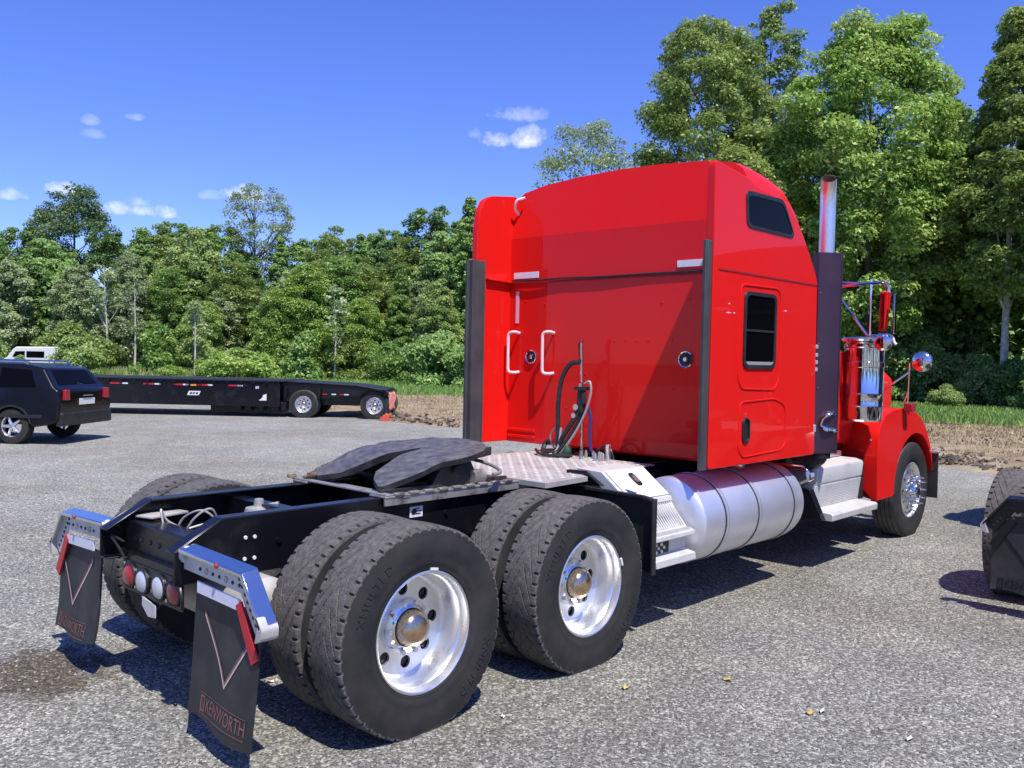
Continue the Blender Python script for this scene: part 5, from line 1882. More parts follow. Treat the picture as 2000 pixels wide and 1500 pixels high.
for s in (-1, 1):
    ys = s * W
    def span(a, b):
        return min(ys + s * a, ys + s * b), max(ys + s * a, ys + s * b)
    wf = MB()
    ring(wf, up_out, shrink(up_out, 0.028), *span(-0.004, 0.007))
    f = wf.build('roof_window', M['black_plastic'], sleeper, bevel=0.002)
    inner = shrink(up_out, 0.027)
    MB().prism(inner, *span(-0.004, 0.002)).build('roof_window_pane', M['glass'], sleeper)
    # lower window in its pressed surround
    o1 = rpoly([(3.040, 2.400), (3.625, 2.408), (3.675, 2.36), (3.678, 1.69), (3.61, 1.612), (3.09, 1.625), (3.022, 1.70)], 0.055, 5)
    sr = MB()
    ring(sr, o1, shrink(o1, 0.012), *span(-0.004, 0.007))
    sr.build('window_surround', M['red'], sleeper, bevel=0.003)
    o2 = rrect(3.095, 3.60, 1.778, 2.352, 0.06)
    sr = MB()
    ring(sr, o2, shrink(o2, 0.03), *span(-0.004, 0.012))
    sr.build('window_frame', M['black_plastic'], sleeper, bevel=0.003)
    MB().prism(shrink(o2, 0.029), *span(-0.004, 0.003)).build('window_pane', M['glass'], sleeper)
    MB().box(3.125, 3.57, *span(0.003, 0.009), 2.055, 2.072).build('window_bar', M['black_plastic'], sleeper)
    MB().box(3.13, 3.565, *span(0.004, 0.009), 1.805, 1.832).build('window_sill', M['cable'], sleeper)
    # luggage hatch
    o3 = rpoly([(3.070, 1.535), (3.62, 1.555), (3.80, 1.50), (3.83, 1.20), (3.76, 1.138), (3.13, 1.118), (3.06, 1.18)], 0.06, 5)
    sr = MB()
    ring(sr, o3, shrink(o3, 0.010), *span(-0.004, 0.007))
    sr.build('luggage_hatch', M['red'], sleeper, bevel=0.003)
    hh = rrect(3.115, 3.225, 1.225, 1.415, 0.05)
    sr = MB()
    ring(sr, hh, shrink(hh, 0.014), *span(-0.004, 0.012))
    sr.prism(shrink(hh, 0.013), *span(-0.004, 0.001))
    sr.build('hatch_handle', M['black_plastic'], sleeper, bevel=0.002)
# trim strip of small marker lamps along the front edge of the sleeper side
for s in (-1, 1):
    for z in (1.97, 1.90, 1.84, 1.78, 1.30, 1.27):
        MB().box(4.335, 4.372, s * 1.196 - 0.012, s * 1.196 + 0.012, z - 0.016, z + 0.016).build('marker_lamp', M['clear_lens'], sleeper, bevel=0.003)

# ================================================================== cab and hood (mostly hidden ahead of the sleeper)
mb = MB()
cab_side = [(4.38, 1.05), (4.38, 2.50), (4.70, 2.58), (5.05, 2.55), (5.22, 2.46), (5.55, 2.00), (5.98, 1.93), (5.98, 1.05)]
mb.prism(cab_side, -0.86, 0.86, 'y')
cab = mb.build('cab', M['red'], truck, bevel=0.05, seg=3)
for s in (-1, 1):
    ys = s * 0.862
    wp = rpoly([(4.65, 1.90), (4.65, 2.42), (5.08, 2.42), (5.40, 1.92)], 0.06, 4)
    MB().prism(wp, min(ys, ys + s * 0.004), max(ys, ys + s * 0.004), 'y').build('door_window', M['glass'], cab)
ws = MB().add([(5.255, -0.76, 2.43), (5.255, 0.76, 2.43), (5.555, 0.80, 2.02), (5.555, -0.80, 2.02)], [(0, 1, 2, 3)])
ws.build('windscreen', M['glass'], cab, recalc=False, smooth=0)
mb = MB()
mb.prism([(-0.80, 1.0), (-0.82, 1.75), (-0.70, 1.90), (0.70, 1.90), (0.82, 1.75), (0.80, 1.0)], 5.98, 6.7, 'x')
mb.prism([(-0.60, 0.9), (-0.62, 1.66), (-0.50, 1.78), (0.50, 1.78), (0.62, 1.66), (0.60, 0.9)], 6.7, 7.72, 'x')
hood = mb.build('hood', M['red'], truck, bevel=0.04, seg=3)
MB().prism(rpoly([(-0.50, 0.75), (-0.50, 1.70), (0.50, 1.70), (0.50, 0.75)], 0.05, 3), 7.72, 7.80, 'x').build('radiator_grille', M['chrome'], truck, bevel=0.01)
MB().prism(rpoly([(7.80, 0.45), (7.80, 0.75), (7.95, 0.70), (7.95, 0.45)], 0.03, 3), -0.66, 0.66, 'y').build('front_bumper', M['chrome'], truck, bevel=0.01)

# front fenders: arch profile extruded, rolled edge
for s in (-1, 1):
    outer = [(6.06, 0.485), (6.045, 0.80), (6.04, 1.08), (6.09, 1.22), (6.22, 1.325), (6.42, 1.375), (6.70, 1.385), (6.98, 1.36), (7.22, 1.28), (7.42, 1.14), (7.56, 0.97), (7.64, 0.82)]
    arch = []
    for i in range(17):
        a = radians(8 + (196 - 8) * i / 16)
        arch.append((7.10 + 0.575 * cos(a) * (1.0 if cos(a) > 0 else 1.03), 0.545 + 0.565 * sin(a)))
    inner_low = [(6.44, 0.49)]
    poly = outer + [p for p in arch if p[1] > 0.42] + inner_low
    mb = MB()
    y0, y1 = s * 0.50, s * 1.10
    mb.prism(poly, min(y0, y1), max(y0, y1), 'y')

    def skirt(x, y, z):
        # the skirt behind the wheel is cut away on its inner side
        if abs(y) < 0.51 and x < 6.5 and z < 1.0:
            y = s * (0.50 + 0.56 * min(1.0, (1.0 - z) / 0.46))
        return x, y, z
    mb.xform(skirt)
    fd = mb.build('front_fender', M['red'], truck, bevel=0.075, seg=5)
    m_ = MB()
    m_.prism([(6.05, 1.02), (6.05, 1.30), (6.4, 1.38), (6.4, 1.02)], min(s * 0.50, s * 0.82), max(s * 0.50, s * 0.82), 'y')
    m_.build('cowl_skirt', M['red'], fd, bevel=0.02)
    # dark splash panel behind the skirt, bolts on the skirt
    m_ = MB().box(5.80, 6.02, min(s * 0.55, s * 0.98), max(s * 0.55, s * 0.98), 0.50, 0.90)
    m_.build('splash_panel', M['black_plastic'], fd, bevel=0.01)
    for yy, zz in ((0.70, 1.075), (0.80, 1.08), (1.03, 1.09)):
        MB().lathe([(0, 0), (0, 0.013), (-0.008, 0.011), (-0.010, 0)], (6.040, s * yy, zz), 'x', 10).build('bolt', M['chrome'], fd)
    # front flap ahead of the wheel with a bright strip on top
    m_ = MB().box(7.66, 7.672, min(s * 0.72, s * 1.16), max(s * 0.72, s * 1.16), 0.36, 0.86)
    m_.build('front_flap', M['flap'], truck, bevel=0.004)
    m_ = MB().box(7.63, 7.69, min(s * 0.78, s * 1.17), max(s * 0.78, s * 1.17), 0.862, 0.885)
    m_.build('flap_bar', M['alu'], truck, bevel=0.003)
    # fender mirror on its tripod
    fx, fy = 6.72, s * 1.135
    m_ = MB()
    m_.box(fx - 0.06, fx + 0.06, fy - s * -0.02 - 0.045, fy - s * -0.02 + 0.045, 1.355, 1.44)
    base = m_.build('mirror_base', M['red_lens'], truck, bevel=0.008)
    mm_ = MB().sphere((fx + 0.03, s * 1.255, 1.875), 0.105, 28, (0.62, 1.0, 1.0))
    fm = mm_.build('fender_mirror', M['chrome'], truck)
    m_ = MB()
    m_.tube([(fx, s * 1.135, 1.44), (fx, s * 1.14, 1.855)], 0.009, 8)
    m_.tube([(fx, s * 1.095, 1.44), (fx, s * 1.135, 1.56)], 0.009, 8)
    m_.tube([(fx, s * 1.145, 1.77), (fx - 0.02, s * 0.80, 1.50)], 0.011, 8)
    m_.build('mirror_arm', M['chrome'], fm)

# ================================================================== exhaust stack
SX, SY = 4.735, -1.085
mb = MB()
pp = [(SX + 0.01, SY, 2.6), (SX + 0.012, SY, 3.18), (SX + 0.008, SY, 3.30), (SX - 0.012, SY - 0.01, 3.375), (SX - 0.055, SY - 0.03, 3.435)]
mb.tube(pp, 0.0665, 32, caps=False)
stk = mb.build('exhaust_stack', M['alu'], truck)
m_ = MB().tube([(SX - 0.012, SY - 0.01, 3.372), (SX - 0.054, SY - 0.0295, 3.433)], 0.062, 28, caps=False)
m_.cyl((SX - 0.012, SY - 0.01, 3.372), (SX - 0.016, SY - 0.0125, 3.376), 0.062, 28)
m_.build('stack_mouth', M['rust'], stk)
hs_ = MB()
nx, ny = -0.62, -0.785
tx, ty = 0.785, -0.62
P_ = lambda a, b: (SX + tx * a + nx * b, SY + ty * a + ny * b)
sec = rpoly([P_(-0.112, -0.02), P_(-0.112, 0.098), P_(0.112, 0.098), P_(0.112, -0.02), P_(0.108, -0.02), P_(0.108, 0.094), P_(-0.108, 0.094), P_(-0.108, -0.02)], 0.006, 2)
hs_.prism(sec, 1.05, 2.79, 'z')
shield = hs_.build('heat_shield', M['dark_chrome'], stk, smooth=20)
m_ = MB().cyl((SX, SY, 1.0), (SX, SY, 2.78), 0.09, 28)
m_.build('muffler', M['dark_steel'], stk)
m_ = MB()
for i in range(60):
    z = 1.15 + i * 0.0265
    q_ = P_(0.100, 0.0985)
    m_.lathe([(-0.005, 0), (-0.005, 0.005), (0.005, 0.005), (0.005, 0)], (q_[0], q_[1], z), 'z', 6)
tag(m_.build('vent_holes', M['black_plastic'], stk), kind='stuff')
for z in (2.44, 2.0, 1.62):
    q_ = P_(-0.09, 0.099)
    MB().sphere((q_[0], q_[1], z), 0.008, 8).build('bolt', M['chrome'], stk)
m_ = MB()
m_.tube(smooth_path([(SX - 0.105, SY - 0.045, 1.29), (SX - 0.105, SY - 0.065, 1.35), (SX - 0.07, SY - 0.108, 1.39), (SX + 0.02, SY - 0.125, 1.40), (SX + 0.06, SY - 0.108, 1.40)], 6), 0.018, 10)
m_.tube(smooth_path([(SX - 0.105, SY - 0.045, 1.29), (SX - 0.08, SY - 0.09, 1.26), (SX + 0.02, SY - 0.125, 1.25), (SX + 0.06, SY - 0.108, 1.25)], 6), 0.022, 10)
m_.build('step_handle', M['chrome'], stk)
m_ = MB().tube(smooth_path([(SX, SY, 1.05), (SX, SY + 0.03, 0.99), (SX + 0.02, SY + 0.18, 0.94), (SX + 0.05, SY + 0.5, 0.93)], 6), 0.075, 20)
m_.build('exhaust_elbow', M['dark_steel'], stk)

# ================================================================== air cleaner on the cowl
for s in (-1, 1):
    ax, ay = 5.875, s * 1.00
    mb = MB()
    mb.lathe([(1.28, 0.0), (1.28, 0.165), (1.30, 0.180), (1.42, 0.186), (1.43, 0.190), (1.44, 0.186), (1.54, 0.186), (1.55, 0.190), (1.56, 0.186), (1.80, 0.186), (1.805, 0.194), (1.855, 0.194), (1.86, 0.186), (1.99, 0.186), (2.0, 0.193), (2.02, 0.193), (2.03, 0.18), (2.05, 0.17), (2.055, 0.0)], (ax, ay, 0), 'z', 48)
    ac = mb.build('air_cleaner', M['chrome'], truck, smooth=30)
    m_ = MB().lathe([(2.056, 0.10), (2.056, 0.19), (2.075, 0.205), (2.092, 0.19), (2.10, 0.12), (2.105, 0)], (ax - 0.03, ay, 0), 'z', 40)
    m_.build('rain_cap', M['chrome'], ac)
    m_ = MB().box(ax - 0.06, ax + 0.06, min(ay, s * 0.80), max(ay, s * 0.80), 1.45, 1.52)
    m_.build('cleaner_bracket', M['black'], ac)

# ================================================================== door mirror
for s in (-1, 1):
    mb = MB()
    X = 5.55
    mb.tube([(X, s * 0.855, 2.572), (X, s * 1.10, 2.590), (X, s * 1.26, 2.594), (X, s * 1.315, 2.580), (X, s * 1.335, 2.545), (X, s * 1.335, 2.50)], 0.014, 8)
    mb.tube([(X, s * 0.855, 2.612), (X, s * 1.12, 2.592)], 0.011, 8)
    mb.tube([(X, s * 1.173, 2.63), (X, s * 1.175, 2.105)], 0.010, 8)
    mb.tube([(X, s * 0.87, 2.475), (X, s * 1.145, 2.11)], 0.012, 8)
    mb.tube([(X, s * 1.145, 2.105), (X, s * 1.30, 2.10)], 0.010, 8)
    arm = mb.build('mirror_arm', M['chrome'], truck)
    mb = MB()
    # tapering back shell, seen nearly edge-on
    mb.prism(rpoly([(s * 1.265, 2.505), (s * 1.345, 2.515), (s * 1.315, 2.15), (s * 1.26, 2.14)], 0.02, 3), X - 0.03, X + 0.05, 'x')
    mr = mb.build('door_mirror', M['red'], truck, bevel=0.012)
    m_ = MB().box(X - 0.036, X - 0.031, min(s * 1.272, s * 1.312), max(s * 1.272, s * 1.312), 2.17, 2.49)
    m_.build('mirror_glass', M['chrome'], mr)
    m_ = MB().box(X - 0.05, X + 0.0, min(s * 1.395, s * 1.412), max(s * 1.395, s * 1.412), 2.118, 2.482)
    m_.build('mirror_edge', M['chrome'], mr, bevel=0.004)
    m_ = MB().tube([(X - 0.02, s * 1.335, 2.50), (X - 0.02, s * 1.40, 2.47)], 0.006, 6)
    m_.tube([(X - 0.02, s * 1.30, 2.15), (X - 0.02, s * 1.40, 2.13)], 0.006, 6)
    m_.build('mirror_clip', M['black_plastic'], mr)
    m_ = MB().sphere((X, s * 1.30, 2.045), 0.088, 28, (0.6, 1.0, 1.0))
    m_.build('convex_mirror', M['chrome'], truck)
    m_ = MB().tube(smooth_path([(X, s * 1.34, 2.11), (X, s * 1.38, 2.09), (X, s * 1.40, 2.04), (X, s * 1.42, 2.02)], 4), 0.013, 8)
    m_.build('mirror_visor', M['white_paint'], truck)

# ================================================================== second truck parked alongside, only its tail shows
truck2 = copy_tree(truck)
truck2.location = (5.27, -3.66, 0)
tag(truck2, 'dark semi truck alongside the red one, only a rear tyre and mud flap in view', 'truck', 'semi trucks on the gravel lot')


def repaint(o):
    for i, sl in enumerate(o.material_slots):
        if sl.material in (M['red'], M['red_shelf']):
            sl.link = 'OBJECT'
            sl.material = M['black_gloss']
        if o.name.split('.')[0] in ('mud_flap_hanger', 'white_reflector', 'red_reflector', 'lettering', 'white_line', 'red_line'):
            sl.link = 'OBJECT'
            sl.material = M['black']
    for ch in o.children:
        repaint(ch)


repaint(truck2)

# ================================================================== low flat trailer across the lot
def back_of(u, d):
    x, y, _ = far_point(u, d)
    return x, y


ox, oy = back_of(0, 25.1)
yaw = atan2(RIGHT.y, RIGHT.x)
px = 25.1 / FPX                # metres per pixel column at the trailer's side
trl = empty('flatbed_trailer', (ox, oy, 0), yaw)
tag(trl, 'long low black flatbed trailer parked across the lot, two axles at its tail', 'trailer')
X = lambda u: u * px
D0 = 0.0                       # near side plane (local y grows away)
mb = MB()
mb.box(X(-260), X(545), 0.10, 0.16, 0.30, 1.0)
mb.box(X(-260), X(545), 2.30, 2.36, 0.30, 1.0)
mb.prism([(X(540), 0.42), (X(540), 1.0), (X(690), 0.92), (X(755), 0.80), (X(755), 0.66), (X(690), 0.62)], 0.35, 0.42, 'y')
mb.prism([(X(540), 0.42), (X(540), 1.0), (X(690), 0.92), (X(755), 0.80), (X(755), 0.66), (X(690), 0.62)], 2.0, 2.08, 'y')
for i in range(14):
    x = X(-240) + i * 0.95
    if x < X(745):
        mb.box(x, x + 0.07, 0.162, 2.0, 0.55, 0.85)
mb.build('main_beam', M['black'], trl, bevel=0.01)
plk = MB().box(0, 0.29, 0.06, 2.40, 1.003, 1.035).mesh('deck_board', M['black_plastic'], 30)
i = 0
while X(-258) + i * 0.30 < X(540):
    obj('deck_board', plk, trl, (X(-258) + i * 0.30, 0, rng.uniform(0, 0.008)))
    i += 1
mb = MB().prism([(X(548), 1.003), (X(690), 0.925), (X(752), 0.81), (X(752), 0.835), (X(690), 0.955), (X(548), 1.030)], 0.30, 2.15, 'y')
mb.build('tail_deck', M['black_plastic'], trl, bevel=0.005)
# stake pockets along the top edge
mb = MB().box(0, 0.09, 0.055, 0.098, 0.93, 1.0)
pk = mb.mesh('stake_pocket', M['black'], 30)
for u in range(205, 540, 26):
    obj('stake_pocket', pk, trl, (X(u), 0, 0))
red_s = MB().box(0, 0.30, 0.092, 0.098, 0.855, 0.895).mesh('red_reflector', M['red_tape'], 30)
wht_s = MB().box(0, 0.17, 0.092, 0.098, 0.855, 0.895).mesh('white_reflector', M['white_tape'], 30)
for a, b in ((212, 235), (277, 299), (334, 354), (384, 402), (442, 460)):
    obj('red_reflector', red_s, trl, (X(a), 0, 0))
    obj('white_reflector', wht_s, trl, (X(b), 0, 0))
for a, r in ((625, 0), (643, 0), (660, 1), (668, 0)):
    MB().box(X(a), X(a) + (0.13 if not r else 0.1), 0.330, 0.348, 0.66, 0.69).build('reflector', M['white_tape' if a in (643, 668) else 'red_tape'], trl)
MB().box(X(370), X(381), 0.090, 0.097, 0.845, 0.89).build('side_marker', M['amber'], trl)
mb = MB().prism([(X(363), 0.58), (X(386), 0.58), (X(390), 0.70), (X(367), 0.70)], 0.090, 0.098, 'y')
plate = mb.build('maker_plate', M['white_paint'], trl)
mb = MB()
for k, w in enumerate((0.06, 0.05, 0.06)):
    mb.prism([(X(368) + k * 0.085, 0.61), (X(368) + k * 0.085 + w, 0.61), (X(368) + k * 0.085 + w + 0.02, 0.665), (X(368) + k * 0.085 + 0.02, 0.665)], 0.086, 0.0895, 'y')
mb.build('plate_print', M['black_plastic'], plate)
MB().box(X(497), X(504), 0.09, 0.098, 0.80, 0.87).build('side_marker', M['clear_lens'], trl)
MB().prism([(X(504), 0.47), (X(519), 0.47), (X(519), 0.66), (X(512), 0.62), (X(511), 0.55)], 0.088, 0.098, 'y').build('sticker', M['white_paint'], trl)
# wheels: same section as the truck's, smaller
for u in (590, 730):
    for far in (0, 1):
        s = 0.405 / 0.515
        w = bpy.data.objects.new('wheel', dual_rim_me)
        COL.objects.link(w)
        w.parent = trl
        w.location = (X(u), 0.26 if not far else 2.2, 0.4875 * s)
        w.rotation_euler = (0, 0, 0 if not far else pi)
        w.scale = (s, s, s)
        obj('tyre', steer_me if False else tyre_me, w)
        obj('hub_cap', hub_me, w)
        obj('brake_drum', drum_me, w, (0, 0.03, 0))
        w2 = bpy.data.objects.new('inner_wheel', inner_rim_me)
        COL.objects.link(w2)
        w2.parent = trl
        w2.location = (X(u), 0.53 if not far else 1.93, 0.4875 * s)
        w2.rotation_euler = (0, 0, pi if not far else 0)
        w2.scale = (s, s, s)
        obj('tyre', tyre_me, w2)
# curved fender over the last wheel
mb = MB()
for k in range(8):
    a0, a1 = radians(150 - k * 16), radians(150 - (k + 1) * 16)
    c = (X(730), 0.38)
    p = [(c[0] + r * cos(a), c[1] + r * sin(a)) for r, a in ((0.47, a0), (0.47, a1), (0.482, a1), (0.482, a0))]
    mb.prism(p, 0.08, 0.68, 'y')
mb.build('fender', M['black_gloss'], trl)
mb = MB()
mb.box(X(400), X(548), 0.5, 1.6, 0.12, 0.42)
mb.box(X(540), X(755), 0.6, 1.8, 0.35, 0.62)
for u in (455, 475, 500, 530, 545):
    mb.cyl((X(u), 0.3, 0.42), (X(u) + 0.1, 0.3, 0.16), 0.05, 8)
    mb.box(X(u), X(u) + 0.16, 0.2, 0.5, 0.2, 0.42)
mb.build('landing_gear', M['black'], trl, bevel=0.01)
MB().box(X(752), X(757), 0.1, 0.7, 0.10, 0.60).build('mud_flap', M['flap'], trl)
MB().box(X(750), X(758), 0.10, 2.0, 0.66, 0.80).build('tail_bar', M['black'], trl, bevel=0.01)
MB().box(X(755), X(760), 0.12, 0.35, 0.66, 0.70).build('tail_lamp', M['clear_lens'], trl)
# red warning flag hanging at its tail, chock behind the last wheel
fx, fy = back_of(760, 25.1)
mb = MB()
V = []
for i in range(7):
    for k in range(9):
        V.append((fx + RIGHT.x * (i * 0.030) + 0.015 * sin(k + i), fy + RIGHT.y * (i * 0.030) + 0.02 * sin(k * 0.9 + i * 1.4), 0.79 - 0.062 * k - 0.02 * sin(i)))
mb.add(V, [(i * 9 + k, i * 9 + k + 1, (i + 1) * 9 + k + 1, (i + 1) * 9 + k) for i in range(6) for k in range(8)])
fl = mb.build('warning_flag', mat('faded_red_cloth', (0.62, 0.20, 0.15), 0.8, col2=(0.75, 0.45, 0.36), nscale=6), recalc=False)
sd = fl.modifiers.new('thickness', 'SOLIDIFY')
sd.thickness = 0.006
tag(fl, 'faded red cloth flag hanging off the tail of the black flatbed', 'flag')
cx, cy = back_of(752, 24.7)
ck = empty('wheel_chock', (cx, cy, 0), yaw)
tag(ck, 'red wheel chock lying behind the last wheel of the flatbed', 'chock')
MB().prism([(-0.16, 0.0), (0.16, 0.0), (0.13, 0.16), (0.05, 0.22), (-0.02, 0.16)], -0.10, 0.10, 'y').build('wedge', M['orange'], ck, bevel=0.012)
MB().tube(smooth_path([(0.12, 0, 0.14), (0.19, 0.0, 0.18), (0.20, 0.02, 0.05), (0.17, 0.05, 0.012)], 5), 0.012, 6).build('rope', M['orange'], ck)

# ================================================================== black car at the edge of the lot
car = empty('parked_car', (3.55, 13.05, 0), atan2(0.79, -0.61))
tag(car, 'black estate car parked side-on before the flatbed, tail toward the trailer', 'car')
# local: x forward, y left; near rear corner at the origin, body spreads to y -1.75
side = [(0.05, 0.42), (0.0, 0.70), (0.05, 1.02), (0.16, 1.10), (0.42, 1.44), (0.85, 1.515), (2.2, 1.52), (2.75, 1.45), (3.45, 1.08), (4.4, 0.96), (4.62, 0.75), (4.62, 0.35), (4.2, 0.30), (4.14, 0.50), (4.0, 0.66), (3.8, 0.70), (3.6, 0.66), (3.46, 0.5), (3.42, 0.30), (1.34, 0.30), (1.30, 0.5), (1.16, 0.66), (0.96, 0.70), (0.76, 0.66), (0.62, 0.5), (0.58, 0.32)]
mb = MB().prism(side, -1.78, 0.0, 'y')


def tumble(x, y, z):
    if z > 0.98:
        k = (z - 0.98) * 0.36
        y = y - k if y > -0.5 else y + k
    return x, y, z


mb.xform(tumble)
body = mb.build('body', M['black_gloss'], car, bevel=0.05, seg=3)
for s in (0, 1):
    for (a, nm) in (([(0.50, 1.08), (0.66, 1.40), (1.25, 1.44), (1.25, 1.06)], 'rear_window'), ([(1.31, 1.06), (1.31, 1.445), (2.16, 1.445), (2.16, 1.05)], 'side_window'), ([(2.22, 1.05), (2.22, 1.44), (2.66, 1.38), (3.22, 1.05)], 'front_window')):
        pts = [(x, tumble(x, 0.0 if s == 0 else -1.78, z)[1] + (0.006 if s == 0 else -0.006), z) for x, z in a]
        MB().add(pts, [tuple(range(4))]).build(nm, M['glass'], car, recalc=False, smooth=0)
MB().add([(0.175, -0.25, 1.13), (0.175, -1.53, 1.13), (0.385, -1.45, 1.40), (0.385, -0.33, 1.40)], [(0, 1, 2, 3)]).build('tailgate_window', M['glass'], car, recalc=False, smooth=0)
MB().add([(2.80, -0.28, 1.42), (2.80, -1.50, 1.42), (3.46, -1.60, 1.085), (3.46, -0.18, 1.085)], [(0, 1, 2, 3)]).build('windscreen', M['glass'], car, recalc=False, smooth=0)
for yy in (-0.30, -1.66):
    MB().prism([(yy, 0.84), (yy + 0.18, 0.84), (yy + 0.16, 1.04), (yy + 0.02, 1.04)], -0.03, 0.03, 'x').build('tail_lamp', M['red_lens'], car, bevel=0.01)
for yy in (-0.35, -1.70):
    MB().prism([(yy, 0.72), (yy + 0.27, 0.72), (yy + 0.25, 0.84), (yy + 0.02, 0.84)], 4.57, 4.63, 'x').build('headlight', M['clear_lens'], car, bevel=0.01)
MB().prism(rpoly([(-0.03, 0.36), (-0.03, 0.60), (0.10, 0.62), (0.10, 0.34)], 0.03, 3), -1.74, -0.04, 'y').build('rear_bumper', M['black_plastic'], car, bevel=0.015)
MB().box(-0.012, 0.0, -1.15, -0.63, 0.74, 0.86).build('number_plate', M['white_paint'], car)
for x in (0.96, 3.80):
    for yy, r in ((-0.02, 1), (-1.76, -1)):
        m_ = MB().lathe([(-0.11, 0.20), (-0.115, 0.26), (-0.10, 0.325), (-0.07, 0.338), (0.07, 0.338), (0.10, 0.325), (0.115, 0.26), (0.11, 0.20)], (0, 0, 0), 'y', 40)
        w = m_.build('wheel', M['sidewall'], car, loc=(x, yy - 0.10 * r, 0.337))
        m_ = MB()
        sg = r
        m_.lathe([(sg * 0.112, 0.205), (sg * 0.09, 0.19), (sg * 0.04, 0.18)], (0, 0, 0), 'y', 32)
        for k in range(5):
            a = 2 * pi * k / 5
            m_.tube([(0.03 * cos(a), sg * 0.09, 0.03 * sin(a)), (0.195 * cos(a), sg * 0.098, 0.195 * sin(a))], [0.035, 0.022], 6)
        m_.build('rim', M['alu'], w)
for x in (1.45, 2.3):
    MB().box(x, x + 0.17, 0.0, 0.022, 0.93, 0.955).build('door_handle', M['chrome'], car, bevel=0.006)
for x in (1.28, 2.19, 3.25):
    MB().box(x, x + 0.006, 0.0005, 0.0025, 0.45, 1.0).build('door_seam', M['rubber'], car)
MB().prism([(0.35, 0.50), (3.5, 0.50), (3.5, 0.56), (0.35, 0.56)], 0.0, 0.014, 'y').build('side_moulding', M['black_plastic'], car, bevel=0.005)
for yy in (-0.22, -1.56):
    MB().tube([(0.75, yy, 1.50), (0.85, yy, 1.555), (2.3, yy, 1.56), (2.45, yy, 1.51)], 0.018, 8).build('roof_rail', M['chrome'], car)
MB().prism(rpoly([(3.05, 1.02), (3.20, 1.02), (3.18, 1.16), (3.06, 1.16)], 0.03, 3), 0.03, 0.20, 'y').build('door_mirror', M['black_gloss'], car, bevel=0.02)
for x in (0.96, 3.80):
    m_ = MB()
    for k in range(12):
        a0, a1 = radians(10 + k * 13.4), radians(10 + (k + 1) * 13.4)
        m_.prism([(x + r * cos(a), 0.337 + r * sin(a)) for r, a in ((0.372, a0), (0.372, a1), (0.405, a1), (0.405, a0))], -0.02, 0.012, 'y')
    m_.build('wheel_arch', M['black_plastic'], car)
MB().tube([(0.06, -0.85, 1.12), (0.05, -0.65, 1.16)], 0.008, 6).build('rear_wiper', M['rubber'], car)
MB().box(-0.034, -0.028, -1.05, -0.72, 0.905, 0.925).build('tailgate_trim', M['chrome'], car, bevel=0.003)

# ================================================================== white van half behind the black car
vx, vy = back_of(52, 46.0)
van = empty('white_van', (vx, vy, 0.0), yaw)
tag(van, 'white panel van roof showing over the black car, among shrubs', 'van')
side = [(-1.35, 0.62), (-1.35, 1.2), (-1.05, 1.30), (-0.72, 1.75), (-0.55, 1.86), (2.2, 1.90), (2.3, 1.80), (2.32, 0.62)]
MB().prism(side, 0.0, 1.8, 'y').build('body', M['white_paint'], van, bevel=0.06, seg=3)
for a in ([(-0.75, 1.33), (-0.58, 1.62), (-0.1, 1.64), (-0.1, 1.31)], [(-0.02, 1.31), (-0.02, 1.64), (0.9, 1.64), (0.9, 1.31)]):
    MB().prism(a, -0.006, 0.004, 'y').build('side_window', M['glass'], van)
for x in (-0.9, 1.9):
    m_ = MB().lathe([(-0.1, 0.0), (-0.1, 0.2), (-0.08, 0.33), (0.08, 0.33), (0.1, 0.2), (0.1, 0)], (x, 0.10, 0.62), 'y', 28)
    m_.build('wheel', M['sidewall'], van)
    m_ = MB().lathe([(-0.1, 0.0), (-0.1, 0.2), (-0.08, 0.33), (0.08, 0.33), (0.1, 0.2), (0.1, 0)], (x, 1.70, 0.62), 'y', 28)
    m_.build('wheel', M['sidewall'], van)

# ================================================================== loose stones and litter near the truck
n = 26000
d = 2.2 + 9.5 * rng.random(n) ** 1.5
u = rng.uniform(-60, 2060, n)
sx = CAM_LOC[0] + d * (FWD.x + RIGHT.x * (u - 1000) / FPX)
sy = CAM_LOC[1] + d * (FWD.y + RIGHT.y * (u - 1000) / FPX)
s = rng.uniform(0.0032, 0.0085, n) * (0.8 + 0.05 * d)
big = rng.random(n) < 0.012
s = np.where(big, s * 1.9, s)
base = np.array([(1, 0, 0), (-0.9, 0.2, 0), (0.1, 1, 0.1), (-0.1, -1, 0), (0, 0, 0.75), (0, 0, -0.5)])
q = base[None] + rng.normal(0, 0.22, (n, 6, 3))
an = rng.uniform(0, 2 * np.pi, n)
ca, sa = np.cos(an)[:, None], np.sin(an)[:, None]
qx, qy = q[..., 0] * ca - q[..., 1] * sa, q[..., 0] * sa + q[..., 1] * ca
v = np.stack([sx[:, None] + qx * s[:, None], sy[:, None] + qy * s[:, None], 0.001 + q[..., 2] * s[:, None]], -1).reshape(-1, 3)
F = np.array([(0, 2, 4), (2, 1, 4), (1, 3, 4), (3, 0, 4)])
f = (np.arange(n)[:, None, None] * 6 + F[None]).reshape(-1)
me = bpy.data.meshes.new('loose_gravel')
me.vertices.add(len(v))
me.vertices.foreach_set('co', v.astype(np.float32).ravel())
me.loops.add(len(f))
me.loops.foreach_set('vertex_index', f.astype(np.int32))
nf = len(f) // 3
me.polygons.add(nf)
me.polygons.foreach_set('loop_start', np.arange(0, nf * 3, 3, dtype=np.int32))
at = me.attributes.new('tint', 'FLOAT', 'FACE')
at.data.foreach_set('value', np.repeat(np.clip(rng.beta(1.6, 1.9, n), 0, 1), 4).astype(np.float32))
gm2 = mat('loose_stone', (0.2, 0.2, 0.19), 0.9, spec=0.25)
t = gm2.node_tree
a_ = t.nodes.new('ShaderNodeAttribute')
a_.attribute_name = 'tint'
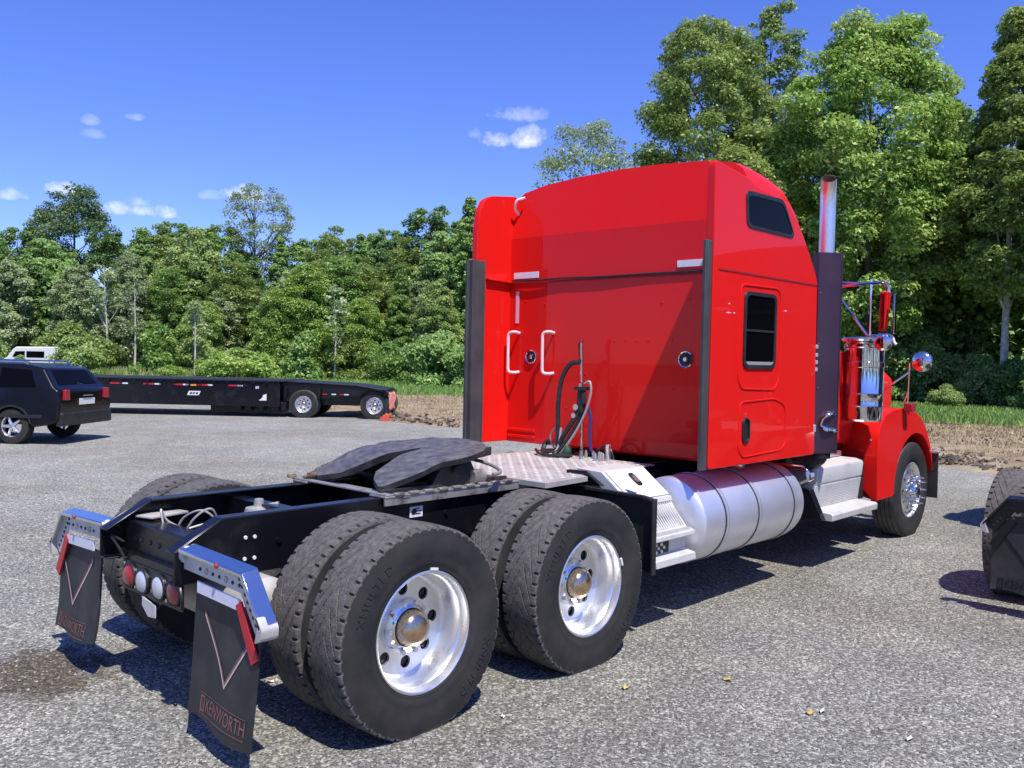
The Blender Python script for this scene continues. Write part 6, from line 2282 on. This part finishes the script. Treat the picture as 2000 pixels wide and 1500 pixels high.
r_ = t.nodes.new('ShaderNodeValToRGB')
for e, (pos, c) in zip(r_.color_ramp.elements, ((0.0, (0.05, 0.048, 0.046, 1)), (1.0, (0.46, 0.45, 0.43, 1)))):
    e.position = pos
    e.color = c
t.links.new(a_.outputs['Fac'], r_.inputs[0])
t.links.new(r_.outputs[0], t.nodes['Principled BSDF'].inputs['Base Color'])
me.materials.append(gm2)
me.update(calc_edges=True)
tag(obj('loose_gravel', me, None), kind='stuff')

M['dead_leaf'] = mat('yellow_dead_leaf', (0.55, 0.42, 0.10), 0.7, col2=(0.42, 0.36, 0.16), nscale=40)
M['paper'] = mat('scrap_paper', (0.75, 0.74, 0.70), 0.8)


def ground_at(u, v):
    dvec = FWD + RIGHT * ((u - 1000) / FPX) + UP * ((750 - v) / FPX)
    k = -CAM_LOC[2] / dvec.z
    return CAM_LOC[0] + k * dvec.x, CAM_LOC[1] + k * dvec.y


def scrap(name, u, v, L, Wd, mm, label, cat, rot):
    x, y = ground_at(u, v)
    mb = MB()
    nx = 6
    for i in range(nx + 1):
        f = i / nx
        w = Wd * (0.25 + sin(pi * f)) * (1 + 0.3 * sin(5 * f + L * 90))
        for k in (-1, 0, 1):
            mb.v.append(((f - 0.5) * L, k * w * 0.5, 0.010 + 0.006 * sin(f * 6 + k) + 0.004 * k * k))
    for i in range(nx):
        for k in range(2):
            a = i * 3 + k
            mb.f.append((a, a + 3, a + 4, a + 1))
            mb.m.append(0)
    o = mb.build(name, mm, None, loc=(x, y, 0), rot=rot, recalc=False)
    sd = o.modifiers.new('thickness', 'SOLIDIFY')
    sd.thickness = 0.0015
    tag(o, label, cat)


scrap('dead_leaf', 1221, 1346, 0.055, 0.030, M['dead_leaf'], 'yellowed dead leaf on the gravel near the forward drive tyre', 'leaf', 0.4)
scrap('dead_leaf', 1420, 1330, 0.060, 0.022, M['dead_leaf'], 'small pale yellow leaf on open gravel, alone', 'leaf', 1.5)
scrap('dead_leaf', 1582, 1395, 0.045, 0.032, M['dead_leaf'], 'orange-yellow leaf lying against a white scrap on the gravel', 'leaf', 2.2)
scrap('paper_scrap', 1606, 1392, 0.055, 0.018, M['paper'], 'white paper scrap touching the orange-yellow leaf', 'litter', 0.1)
scrap('paper_scrap', 525, 1334, 0.050, 0.016, M['paper'], 'white scrap in the shadow behind the mud flap', 'litter', -0.6)
scrap('paper_scrap', 1776, 1446, 0.060, 0.020, M['paper'], 'white sliver on open gravel far from the truck', 'litter', 0.0)
scrap('paper_scrap', 983, 1403, 0.040, 0.018, M['paper'], 'small white scrap on the gravel beside the rearmost tyre', 'litter', 0.8)
